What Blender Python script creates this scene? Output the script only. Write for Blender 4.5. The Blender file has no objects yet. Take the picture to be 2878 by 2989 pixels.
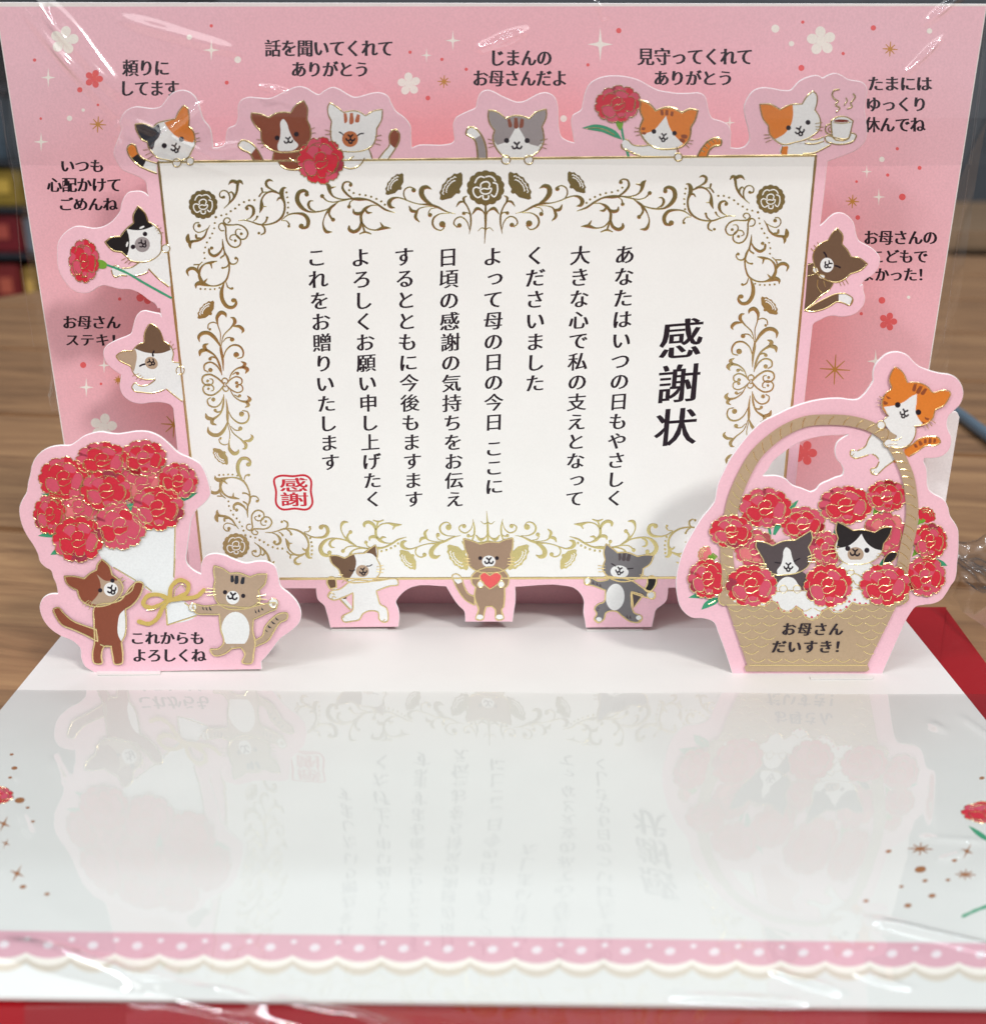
import bpy, bmesh, math, random, re
import numpy as np
from mathutils import Vector
from mathutils.geometry import tessellate_polygon

scene = bpy.context.scene
C = scene.collection
random.seed(7)

# ------------------------------------------------------------------ camera
CAM_F, PITCH, ROLL = 3445.17, 0.3292, 0.00168        # focal length in photo pixels, tilt down, roll
CAM_P = Vector((0.00054, -0.24349, 0.1048))
PW, PH, CX, CY = 2878.0, 2989.0, 1439.0, 1494.5
_f = Vector((0, math.cos(PITCH), -math.sin(PITCH)))
_u0 = Vector((0, math.sin(PITCH), math.cos(PITCH)))
_r0 = Vector((1, 0, 0))
CR = math.cos(ROLL) * _r0 + math.sin(ROLL) * _u0
CU = -math.sin(ROLL) * _r0 + math.cos(ROLL) * _u0
CF = _f
cam_data = bpy.data.cameras.new('camera')
cam = bpy.data.objects.new('camera', cam_data)
C.objects.link(cam)
from mathutils import Matrix
cam.matrix_world = Matrix(((CR.x, CU.x, -CF.x, CAM_P.x), (CR.y, CU.y, -CF.y, CAM_P.y),
                           (CR.z, CU.z, -CF.z, CAM_P.z), (0, 0, 0, 1)))
cam_data.sensor_fit = 'HORIZONTAL'
cam_data.sensor_width = 36.0
cam_data.lens = 36.0 * CAM_F / PW
cam_data.clip_start = 0.005
cam_data.clip_end = 30
cam_data.dof.use_dof = True
cam_data.dof.focus_distance = 0.232
cam_data.dof.aperture_fstop = 21.0
scene.camera = cam

# ------------------------------------------------------------------ world and lamps
world = bpy.data.worlds.new('World')
scene.world = world
world.use_nodes = True
wn, wl = world.node_tree.nodes, world.node_tree.links
bg = wn['Background']
bg.inputs['Color'].default_value = (0.86, 0.88, 0.92, 1)
bg.inputs['Strength'].default_value = 0.26

def lamp(name, loc, size, size_y, power, col, aim=(0, -0.02, 0.05)):
    d = bpy.data.lights.new(name, 'AREA')
    d.shape = 'RECTANGLE'
    d.size, d.size_y = size, size_y
    d.energy = power
    d.color = col
    o = bpy.data.objects.new(name, d)
    C.objects.link(o)
    o.location = loc
    o.rotation_euler = (Vector(aim) - Vector(loc)).to_track_quat('-Z', 'Y').to_euler()
    return o
lamp('ceiling_or_fill_lamp', (1.02, -1.62, 1.72), 0.36, 0.22, 30, (1.0, 0.97, 0.95))
lamp('ceiling_or_fill_lamp', (-1.35, -1.35, 1.75), 0.60, 0.12, 19, (0.90, 0.95, 1.0))
lamp('ceiling_or_fill_lamp', (0.1, 1.0, 2.4), 2.6, 1.6, 5, (0.92, 0.96, 1.0), (0.1, 0.1, 0))  # added unseen fill panel, also gives a soft glow in the front film
lamp('ceiling_or_fill_lamp', (-0.1, -1.9, 2.2), 2.8, 1.5, 25, (0.98, 0.98, 0.98), (0, -.1, 0))  # added wide soft fill from overhead in front, not a known fixture
lamp('ceiling_or_streak_tube', (0.1, 1.5, 2.3), 2.4, 0.07, 17, (0.84, 0.92, 1.0), (.1, 0, 0))  # added behind the card so the film creases catch broad streaks
lamp('ceiling_or_streak_tube', (-0.35, -0.62, 2.3), 1.5, 0.045, 6, (0.86, 0.93, 1.0), (-.35, -.62, 0))

scene.view_settings.view_transform = 'Standard'
scene.view_settings.look = 'None'
scene.view_settings.exposure = 0.16
scene.view_settings.gamma = 1.0
scene.cycles.max_bounces = 10
scene.cycles.transparent_max_bounces = 16
scene.cycles.caustics_reflective = False

# ------------------------------------------------------------------ geometry of the place
AL = 0.09066                 # the upright panels lean toward the viewer by this angle
HW, PHT = 0.09, 0.12354      # half width and height of the card
BACK_D, CERT_D, FLAP_D, FRONT_D = 0.0, 0.0149, 0.0300, 0.0345

class Plane:
    def __init__(s, p, n):
        s.p, s.n = Vector(p), Vector(n).normalized()
    def w(s, x, y, off=0.0):
        d = CF * CAM_F + CR * (x - CX) - CU * (y - CY)
        t = (s.p - CAM_P).dot(s.n) / d.dot(s.n)
        return CAM_P + d * t + s.n * off
UPN = (0, -math.cos(AL), -math.sin(AL))
def upright(d): return Plane((0, -d, 0), UPN)
BACK, CERT, FLAP, FRONT = upright(BACK_D), upright(CERT_D), upright(FLAP_D), upright(FRONT_D)
FLOOR = Plane((0, 0, 0), (0, 0, 1))
STEP = 2.5e-6

# zoom frames: photo pixel = x0 + x / s
FR = {'S': (0, 0, 1), 'F1': (300, 230, 4.7175), 'F2': (660, 230, 3.2534), 'F3': (1280, 230, 4.7175),
      'F4': (1640, 200, 3.3696), 'F5': (2140, 200, 4.1022), 'F6': (140, 540, 4.7175), 'F7': (280, 880, 5.8969),
      'F8': (2280, 600, 5.2417), 'G1': (50, 1240, 3.145), 'G2': (90, 1580, 2.3588), 'G3': (900, 1540, 2.9484),
      'G4': (1440, 1540, 2.9484), 'G5': (2420, 1000, 4.1201), 'G6': (2000, 1380, 4.7175), 'G7': (2380, 1380, 4.4929),
      'G8': (1960, 1660, 2.3588), 'A': (520, 480, 4.1022), 'B': (940, 480, 3.774), 'D': (520, 860, 3.77),
      'R7': (2060, 860, 3.77), 'I': (560, 1260, 3.494), 'T1': (860, 690, 2.42), 'T2': (1460, 690, 2.4203)}
def fp(fr, x, y):
    a = FR[fr]
    return a[0] + x / a[2], a[1] + y / a[2]

# ------------------------------------------------------------------ materials
MATS = {}
def nodes_of(m):
    m.use_nodes = True
    return m.node_tree.nodes, m.node_tree.links, m.node_tree.nodes['Principled BSDF']
def paper(name, col, rough=0.5, grain=0.07, spec=0.35, scale=2600, bump=0.08):
    m = bpy.data.materials.new(name)
    n, l, p = nodes_of(m)
    tc = n.new('ShaderNodeTexCoord')
    a = n.new('ShaderNodeTexNoise'); a.inputs['Scale'].default_value = scale; a.inputs['Detail'].default_value = 2
    b = n.new('ShaderNodeTexNoise'); b.inputs['Scale'].default_value = 90; b.inputs['Detail'].default_value = 3
    l.new(tc.outputs['Object'], a.inputs['Vector']); l.new(tc.outputs['Object'], b.inputs['Vector'])
    ad = n.new('ShaderNodeMath'); ad.operation = 'ADD'
    l.new(a.outputs['Fac'], ad.inputs[0]); l.new(b.outputs['Fac'], ad.inputs[1])
    mr = n.new('ShaderNodeMapRange'); mr.inputs[1].default_value = 0.6; mr.inputs[2].default_value = 1.4
    mr.inputs[3].default_value = 1 - grain; mr.inputs[4].default_value = 1 + grain
    l.new(ad.outputs[0], mr.inputs[0])
    vm = n.new('ShaderNodeVectorMath'); vm.operation = 'SCALE'
    vm.inputs[0].default_value = col
    l.new(mr.outputs[0], vm.inputs['Scale'])
    l.new(vm.outputs[0], p.inputs['Base Color'])
    p.inputs['Roughness'].default_value = rough
    p.inputs['Specular IOR Level'].default_value = spec
    bp = n.new('ShaderNodeBump'); bp.inputs['Strength'].default_value = bump; bp.inputs['Distance'].default_value = 0.00005
    l.new(a.outputs['Fac'], bp.inputs['Height']); l.new(bp.outputs[0], p.inputs['Normal'])
    MATS[name] = m
    return m
def srgb(r, g, b, k=1.0):
    f = lambda c: ((c / 255 + 0.055) / 1.055) ** 2.4 if c > 10 else c / 255 / 12.92
    return tuple(min(1, f(c) * k) for c in (r, g, b))
for nm, c in {
    'white': (236, 238, 236), 'cream': (240, 236, 226), 'pink': (243, 196, 208), 'board': (244, 240, 240),
    'ink': (34, 24, 34), 'black': (30, 26, 28), 'navy': (40, 42, 52), 'orange': (224, 130, 50), 'rust': (146, 78, 46),
    'brown': (138, 74, 52), 'terra': (186, 106, 72), 'muzz': (190, 112, 66), 'grey': (156, 148, 148),
    'midgrey': (120, 118, 120), 'dkbrown': (112, 86, 66), 'tan': (182, 158, 134), 'mbrown': (160, 134, 112),
    'basket': (184, 160, 130), 'dark': (84, 74, 76), 'red': (210, 44, 64), 'rose': (212, 84, 108),
    'salmon': (228, 122, 126), 'leaf': (62, 158, 118), 'lime': (116, 168, 58), 'heart': (232, 98, 98), 'ribbon': (208, 182, 100),
    'stampred': (204, 44, 60), 'coffee': (130, 50, 36), 'ptblue': (238, 243, 243), 'white2': (232, 226, 222),
    'reddot': (228, 100, 100), 'goldink': (196, 140, 66), 'lacepink': (218, 170, 182), 'lacedot': (232, 222, 226), 'lacetan': (210, 202, 186),
    'bronze': (160, 106, 62), 'greyline': (120, 110, 110)}.items():
    paper('p_' + nm, srgb(*c), rough=0.42 if nm in ('ink', 'black') else 0.5)
PM = lambda n: MATS[n if n in MATS else 'p_' + n]

def foil_mat(name, col, rough, bump):
    m = bpy.data.materials.new(name)
    n, l, p = nodes_of(m)
    tc = n.new('ShaderNodeTexCoord')
    a = n.new('ShaderNodeTexNoise'); a.inputs['Scale'].default_value = 1500; a.inputs['Detail'].default_value = 3
    l.new(tc.outputs['Object'], a.inputs['Vector'])
    bp = n.new('ShaderNodeBump'); bp.inputs['Strength'].default_value = bump; bp.inputs['Distance'].default_value = 0.00012
    l.new(a.outputs['Fac'], bp.inputs['Height']); l.new(bp.outputs[0], p.inputs['Normal'])
    p.inputs['Base Color'].default_value = (*col, 1)
    p.inputs['Metallic'].default_value = 1
    p.inputs['Roughness'].default_value = rough
    MATS[name] = m
foil_mat('foil', (0.84, 0.68, 0.34), 0.24, 0.16)
foil_mat('foilflat', (0.76, 0.66, 0.30), 0.22, 0.10)

def back_print_mat():          # printed gradient: mauve pink at the rim, salmon toward the middle
    m = bpy.data.materials.new('back_print')
    n, l, p = nodes_of(m)
    tc = n.new('ShaderNodeTexCoord')
    mp = n.new('ShaderNodeMapping')
    mp.inputs['Location'].default_value = (0, 0, -0.65)
    mp.inputs['Scale'].default_value = (7.0, 0.0, 11.0)
    l.new(tc.outputs['Object'], mp.inputs[0])
    g = n.new('ShaderNodeVectorMath'); g.operation = 'LENGTH'
    nz = n.new('ShaderNodeTexNoise'); nz.inputs['Scale'].default_value = 60
    l.new(tc.outputs['Object'], nz.inputs['Vector'])
    l.new(mp.outputs[0], g.inputs[0])
    ad = n.new('ShaderNodeMath'); ad.operation = 'MULTIPLY_ADD'; ad.inputs[1].default_value = 0.08
    l.new(nz.outputs['Fac'], ad.inputs[0]); l.new(g.outputs['Value'], ad.inputs[2])
    cr = n.new('ShaderNodeValToRGB')
    cr.color_ramp.elements[0].position = 0.44; cr.color_ramp.elements[0].color = (*srgb(243, 156, 158), 1)
    cr.color_ramp.elements[1].position = 0.86; cr.color_ramp.elements[1].color = (*srgb(234, 188, 198), 1)
    e = cr.color_ramp.elements.new(0.62); e.color = (*srgb(238, 180, 188), 1)
    l.new(ad.outputs[0], cr.inputs[0])
    gr = n.new('ShaderNodeTexNoise'); gr.inputs['Scale'].default_value = 2600
    l.new(tc.outputs['Object'], gr.inputs['Vector'])
    mx = n.new('ShaderNodeMapRange'); mx.inputs[1].default_value = .3; mx.inputs[2].default_value = .7
    mx.inputs[3].default_value = .95; mx.inputs[4].default_value = 1.05
    l.new(gr.outputs['Fac'], mx.inputs[0])
    vm = n.new('ShaderNodeVectorMath'); vm.operation = 'SCALE'
    l.new(cr.outputs[0], vm.inputs[0]); l.new(mx.outputs[0], vm.inputs['Scale'])
    l.new(vm.outputs[0], p.inputs['Base Color'])
    p.inputs['Roughness'].default_value = 0.5
    MATS['back_print'] = m
back_print_mat()

# ------------------------------------------------------------------ curves and mesh builders
def cr_curve(pts, closed, n=6):
    """pts: list of (x, y, sharp[, w]); centripetal-ish Catmull-Rom, corners kept sharp"""
    N = len(pts)
    P = [np.array([p[0], p[1], p[3] if len(p) > 3 else 0.0]) for p in pts]
    S = [p[2] for p in pts]
    out = []
    rng = range(N) if closed else range(N - 1)
    for i in rng:
        a, b = P[i], P[(i + 1) % N]
        prev = P[i - 1] if (closed or i > 0) else a
        nxt = P[(i + 2) % N] if (closed or i + 2 < N) else b
        L = np.linalg.norm((b - a)[:2]) + 1e-9
        def tan(p0, p1, p2):
            l0, l1 = np.linalg.norm((p1 - p0)[:2]) + 1e-9, np.linalg.norm((p2 - p1)[:2]) + 1e-9
            t = ((p1 - p0) / l0 * l1 + (p2 - p1) / l1 * l0) / (l0 + l1)
            return t * L
        ta = (b - a) * 0.9 if (S[i] or (not closed and i == 0)) else tan(prev, a, b)
        tb = (b - a) * 0.9 if (S[(i + 1) % N] or (not closed and i + 2 >= N)) else tan(a, b, nxt)
        for k in range(n):
            t = k / n
            h = (2*t**3 - 3*t**2 + 1, t**3 - 2*t**2 + t, -2*t**3 + 3*t**2, t**3 - t**2)
            out.append(h[0]*a + h[1]*ta + h[2]*b + h[3]*tb)
    if not closed:
        out.append(P[-1])
    return out
def parse(s):
    o = []
    for t in s.split():
        sh = t.endswith('!'); t = t.rstrip('!')
        v = [float(q) for q in t.split(',')]
        o.append((v[0], v[1], sh) + ((v[2],) if len(v) > 2 else ()))
    return o
def area2(p):
    return sum(p[i][0]*p[(i+1) % len(p)][1] - p[(i+1) % len(p)][0]*p[i][1] for i in range(len(p)))

class Print:
    """one printed picture on a plane; every shape a thin layer of ink or raised foil over the one before"""
    def __init__(s, plane, level=1):
        s.pl, s.lv = plane, level
        s.v, s.f, s.m, s.mats = [], [], [], []
    def mi(s, mat):
        mat = PM(mat)
        if mat not in s.mats: s.mats.append(mat)
        return s.mats.index(mat)
    def poly(s, loops, mat, up=1):
        """loops in photo pixels (first outer, others holes)"""
        k = s.mi(mat); off = s.lv * STEP + 1e-5
        b = len(s.v)
        for lp in loops:
            for q in lp: s.v.append(s.pl.w(q[0], q[1], off))
        tris = tessellate_polygon([[Vector((q[0], q[1], 0)) for q in lp] for lp in loops])
        flat = [q for lp in loops for q in lp]
        for t in tris:
            a, c, d = (flat[i] for i in t)
            cr = (c[0]-a[0])*(d[1]-a[1]) - (c[1]-a[1])*(d[0]-a[0])
            if abs(cr) < 1e-9: continue
            t = t if cr < 0 else t[::-1]
            s.f.append(tuple(b + i for i in t)); s.m.append(k)
        s.lv += up
    def P(s, fr, pts, mat, n=6):
        c = cr_curve(parse(pts) if isinstance(pts, str) else pts, True, n)
        s.poly([[fp(fr, q[0], q[1]) for q in c]], mat)
    def E(s, fr, x, y, rx, ry, mat, ang=0, n=28):
        a = math.radians(ang)
        s.poly([[fp(fr, x + rx*math.cos(t)*math.cos(a) - ry*math.sin(t)*math.sin(a),
                     y + rx*math.cos(t)*math.sin(a) + ry*math.sin(t)*math.cos(a))
                 for t in [2*math.pi*i/n for i in range(n)]]], mat)
    def strip(s, pts, ws, mat, raised=0.0, closed=False, caps=True):
        """ribbon along photo-pixel points with widths in photo pixels"""
        k = s.mi(mat); off = s.lv * STEP + 1e-5
        N = len(pts)
        if N < 2: return
        rows = []
        for i in range(N):
            a = pts[i-1] if (i > 0 or closed) else pts[i]
            b = pts[(i+1) % N] if (i < N-1 or closed) else pts[i]
            d = np.array([b[0]-a[0], b[1]-a[1]]); L = np.linalg.norm(d)
            d = d / L if L > 1e-9 else np.array([1., 0.])
            nn = np.array([-d[1], d[0]]) * ws[i] / 2
            base = len(s.v)
            x, y = pts[i][0], pts[i][1]
            if raised:
                s.v += [s.pl.w(x+nn[0], y+nn[1], off), s.pl.w(x+nn[0]*.55, y+nn[1]*.55, off+raised*.85),
                        s.pl.w(x-nn[0]*.55, y-nn[1]*.55, off+raised*.85), s.pl.w(x-nn[0], y-nn[1], off)]
                rows.append([base, base+1, base+2, base+3])
            else:
                s.v += [s.pl.w(x+nn[0], y+nn[1], off), s.pl.w(x-nn[0], y-nn[1], off)]
                rows.append([base, base+1])
        R = len(rows[0])
        for i in range(N if closed else N-1):
            a, b = rows[i], rows[(i+1) % N]
            for j in range(R-1):
                s.f.append((a[j], a[j+1], b[j+1], b[j])); s.m.append(k)
        if not closed:
            if raised:
                s.f.append(tuple(rows[0][::-1])); s.m.append(k); s.f.append(tuple(rows[-1])); s.m.append(k)
            if caps:
                for e in (0, N-1):
                    if ws[e] > 1.0:
                        o2 = off + raised*.85 + 2e-7
                        b = len(s.v); r = ws[e]/2*(.8 if raised else 1)
                        x, y = pts[e][0], pts[e][1]
                        for t in range(10):
                            s.v.append(s.pl.w(x + r*math.cos(t*math.pi/5), y + r*math.sin(t*math.pi/5), o2))
                        s.f.append(tuple(range(b+9, b-1, -1))); s.m.append(k)
    def L(s, fr, pts, w, mat='foil', n=5, up=0, jit=0.0):
        pp = parse(pts) if isinstance(pts, str) else pts
        c = cr_curve(pp, False, n) if len(pp) > 2 else [np.array([p[0], p[1], 0.]) for p in pp]
        sc = FR[fr][2]
        q = [fp(fr, a[0], a[1]) for a in c]
        if jit: q = [(x + random.uniform(-jit, jit), y + random.uniform(-jit, jit)) for x, y in q]
        ws = [w * (1.22 if mat.startswith('foil') else 1) / sc * random.uniform(.85, 1.12) for _ in q]
        s.strip(q, ws, mat, raised=4.5e-5 if mat.startswith('foil') else 0)
        s.lv += up
    def O(s, fr, pts, w, mat='foil', n=5):
        c = cr_curve(parse(pts) if isinstance(pts, str) else pts, True, n)
        q = [fp(fr, a[0], a[1]) for a in c]
        s.strip(q, [w * 1.22 / FR[fr][2] * random.uniform(.85, 1.12) for _ in q], mat, raised=4.5e-5 if mat.startswith('foil') else 0, closed=True)
    def PO(s, fr, pts, mat, w=0):
        s.P(fr, pts, mat)
        if w: s.O(fr, pts, w)
    def ring(s, fr, x, y, r, w, mat='foil'):
        q = [fp(fr, x + r*math.cos(t*math.pi/8), y + r*math.sin(t*math.pi/8)) for t in range(16)]
        s.strip(q, [w / FR[fr][2]]*16, mat, raised=4.5e-5 if mat.startswith('foil') else 0, closed=True)
    def paw(s, fr, x, y, r, w=14):
        s.E(fr, x, y, r, r, 'white'); s.ring(fr, x, y, r, w)
    def mouth(s, fr, x, y, z, ang=0, open_=False, w=None):
        a = math.radians(ang); ca, sa = math.cos(a), math.sin(a); z *= 1.15; w = w or z * .40
        T = lambda l: [(x + z*(p*ca - q*sa), y + z*(p*sa + q*ca), False) for p, q in l]
        s.L(fr, T([(-.55, -.75), (0, -.3)]), w, 'ink'); s.L(fr, T([(.5, -.8), (0, -.3)]), w, 'ink')
        s.L(fr, T([(0, -.3), (0, .2)]), w, 'ink')
        s.L(fr, T([(-1, .1), (-.75, .5), (-.3, .5), (0, .2)]), w, 'ink')
        s.L(fr, T([(0, .2), (.3, .5), (.75, .5), (1, .1)]), w, 'ink')
        if open_: s.L(fr, T([(-.42, .5), (-.25, 1.1), (.25, 1.1), (.42, .5)]), w, 'ink')
        s.lv += 1
    def eyes(s, fr, r, *pts):
        for x, y in pts: s.E(fr, x, y, r*1.07, r*1.07, 'ink', n=16)
    def lids(s, fr, w, *ls):
        for l in ls: s.L(fr, l, w, 'ink')
        s.lv += 1
    def whisk(s, fr, w, txt):
        for l in txt.split('/'): s.L(fr, l.strip(), w)
        s.lv += 1
    def build(s, name, parent, label=None):
        me = bpy.data.meshes.new(name)
        me.from_pydata([tuple(v) for v in s.v], [], s.f)
        for m in s.mats: me.materials.append(m)
        me.polygons.foreach_set('material_index', s.m)
        me.update()
        return link(name, me, parent, label)

def link(name, me, parent=None, label=None):
    o = bpy.data.objects.new(name, me)
    C.objects.link(o)
    if parent is not None: o.parent = parent
    if label: o['label'] = label
    return o
def thing(name, label, cat, loc=(0, 0, 0), group=None):
    o = bpy.data.objects.new(name, None); C.objects.link(o)
    o.empty_display_size = 0.01
    o.location = loc
    o['label'] = label; o['category'] = cat
    if group: o['group'] = group
    return o
def mesh_obj(name, verts, faces, mat, parent=None, label=None, smooth=False):
    me = bpy.data.meshes.new(name)
    me.from_pydata([tuple(v) for v in verts], [], faces)
    if mat is not None: me.materials.append(mat)
    if smooth: me.polygons.foreach_set('use_smooth', [True]*len(me.polygons))
    me.update()
    return link(name, me, parent, label)

def cardboard(name, plane, loops, front, parent, thick=0.00042, cham=0.00009, label=None, back='board'):
    """die-cut board: printed face, soft white cut edge, white back. loops in photo pixels"""
    me = bpy.data.meshes.new(name)
    mats = [PM(front), PM('board')]
    V, F, M = [], [], []
    inner_px = []
    L3 = []
    for li, lp in enumerate(loops):
        if (area2(lp) > 0) != (li == 0): lp = lp[::-1]
        # photo y points down: positive area = clockwise on the panel seen from the front
        W = [plane.w(q[0], q[1]) for q in lp]
        L3.append(W)
    X = Vector((1, 0, 0)); N = plane.n
    Y = N.cross(X).normalized()
    flat_in, idx_in = [], []
    for li, W in enumerate(L3):
        n = len(W)
        uv = [(w.dot(X), w.dot(Y)) for w in W]
        rings = [[], [], []]
        for i in range(n):
            a, b, c = uv[i-1], uv[i], uv[(i+1) % n]
            d1 = Vector((b[0]-a[0], b[1]-a[1])); d2 = Vector((c[0]-b[0], c[1]-b[1]))
            if d1.length < 1e-9: d1 = d2
            if d2.length < 1e-9: d2 = d1
            t = (d1.normalized() + d2.normalized())
            t = t.normalized() if t.length > 1e-6 else d1.normalized()
            nn = Vector((-t.y, t.x))
            sgn = -1.0
            ins = W[i] + (X*nn.x + Y*nn.y) * (cham * inward_sign(uv, li))
            rings[0].append(len(V)); V.append(ins)
            rings[1].append(len(V)); V.append(W[i] - N*cham)
            rings[2].append(len(V)); V.append(W[i] - N*thick)
        for a, b in ((0, 1), (1, 2)):
            for i in range(n):
                j = (i+1) % n
                F.append((rings[a][i], rings[b][i], rings[b][j], rings[a][j])); M.append(1)
        flat_in.append(rings[0]); idx_in.append(rings[2])
    for rr, mi, flip in ((flat_in, 0, False), (idx_in, 1, True)):
        loops2 = [[Vector((V[i].dot(X), V[i].dot(Y), 0)) for i in r] for r in rr]
        ids = [i for r in rr for i in r]
        fl = [v for l in loops2 for v in l]
        for t in tessellate_polygon(loops2):
            a, b, c = (fl[i] for i in t)
            cr = (b-a).cross(c-a).z
            if abs(cr) < 1e-16: continue
            if (cr > 0) == flip: t = t[::-1]
            F.append(tuple(ids[i] for i in t)); M.append(mi)
    me.from_pydata([tuple(v) for v in V], [], F)
    for m in mats: me.materials.append(m)
    me.polygons.foreach_set('material_index', M)
    bm = bmesh.new(); bm.from_mesh(me)
    side = [f for f in bm.faces if f.material_index == 1]
    bm.to_mesh(me); bm.free()
    me.update()
    return link(name, me, parent, label)
def inward_sign(uv, li):
    a = sum(uv[i][0]*uv[(i+1) % len(uv)][1] - uv[(i+1) % len(uv)][0]*uv[i][1] for i in range(len(uv)))
    s = 1.0 if a > 0 else -1.0      # left normal points inward on a counter-clockwise loop
    return s if li == 0 else -s

def outline(*segs, n=4):
    """segs: (frame, 'x,y x,y! ...') strung together into one closed smooth outline in photo pixels"""
    pts = []
    for fr, t in segs:
        for q in parse(t):
            x, y = fp(fr, q[0], q[1]); pts.append((x, y, q[2]))
    return [(a[0], a[1]) for a in cr_curve(pts, True, n)]

# ------------------------------------------------------------------ lettering
_gl = {}
def glyphs(text):
    todo = sorted(set(text) - set(_gl) - {' '})
    if not todo: return
    tmp = []
    for ch in todo:
        cu = bpy.data.curves.new('g', 'FONT'); cu.body = ch; cu.size = 1.0; cu.resolution_u = 3
        o = bpy.data.objects.new('g', cu); C.objects.link(o); tmp.append((ch, o, cu))
    bpy.context.view_layer.update()
    dg = bpy.context.evaluated_depsgraph_get()
    for ch, o, cu in tmp:
        me = o.evaluated_get(dg).to_mesh()
        bm = bmesh.new(); bm.from_mesh(me)
        bmesh.ops.remove_doubles(bm, verts=bm.verts, dist=1e-5)
        bm.verts.ensure_lookup_table()
        v = np.array([(q.co.x, q.co.y) for q in bm.verts])
        f = [[q.index for q in p.verts] for p in bm.faces]
        nrm = np.zeros_like(v)
        for e in bm.edges:
            if len(e.link_faces) == 1:
                fa = e.link_faces[0]
                for lo in fa.loops:
                    if lo.edge == e:
                        a, b = lo.vert.index, lo.link_loop_next.vert.index
                        s = 1 if fa.normal.z > 0 else -1
                        d = (v[b] - v[a]) * s
                        q = np.array([d[1], -d[0]]); q /= np.linalg.norm(q) + 1e-9
                        nrm[a] += q; nrm[b] += q
        ln = np.linalg.norm(nrm, axis=1, keepdims=True); nrm = nrm / np.maximum(ln, 1e-6)
        _gl[ch] = (v, f, nrm)
        bm.free(); o.evaluated_get(dg).to_mesh_clear()
    for ch, o, cu in tmp:
        bpy.data.objects.remove(o); bpy.data.curves.remove(cu)
ALLTEXT = ('国あなたはいつの日もやさしく大きな心で私の支えとなってくださいましたよって母の日の今日ここに日頃の感謝の気持ちをお伝え'
           'するとともに今後もますますよろしくお願い申し上げたくこれをお贈りいたします感謝状頼りにしてます話を聞いてくれてありがとう'
           'じまんのお母さんだよ見守ってくれてたまにはゆっくり休んでねいつも心配かけてごめんねお母さんステキ！こどもでよかった！これからもよろしくねだいすき！')
glyphs(ALLTEXT)
_k = _gl['国'][0]
G_C = (_k.min(0) + _k.max(0)) / 2
G_S = 0.90 / (_k.max(0) - _k.min(0)).max()
def glyph_into(pr, ch, fn, mat, bx=0.02, by=0.01, shear=0.0, rise=0.0):
    """fn maps em coordinates (x right, y up, centred) to photo pixels"""
    if ch in ' ': return
    v, f, nr = _gl[ch]
    q = (v - G_C) * G_S + nr * np.array([bx, by])
    q = np.stack([q[:, 0] + shear*q[:, 1], q[:, 1] + rise*q[:, 0]], 1)
    k = pr.mi(mat); b = len(pr.v); off = pr.lv*STEP + 1e-5
    for x, y in q:
        X, Y = fn(x, y); pr.v.append(pr.pl.w(X, Y, off))
    for p in f:
        a, c, d = q[p[0]], q[p[1]], q[p[2]]
        cr = (c[0]-a[0])*(d[1]-a[1]) - (c[1]-a[1])*(d[0]-a[0])
        pr.f.append(tuple(b+i for i in (p if cr > 0 else p[::-1]))); pr.m.append(k)
def caption(plane, parent, lines, level=3, shear=0.0, mat='ink', bx=0.052, by=0.006, name='printed_caption'):
    pr = Print(plane, level)
    for txt, x0, x1, y0, y1 in lines:
        n = len(txt); pitch = (x1-x0)/(n-.12); em = (y1-y0)/.86
        emx = min(pitch*1.0, em*1.05)
        for i, ch in enumerate(txt):
            cx, cy = x0 + pitch*(.44+i), (y0+y1)/2
            glyph_into(pr, ch, lambda x, y: (cx + x*emx, cy - y*em), mat, bx, by, shear)
    return pr.build(name, parent)

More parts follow.
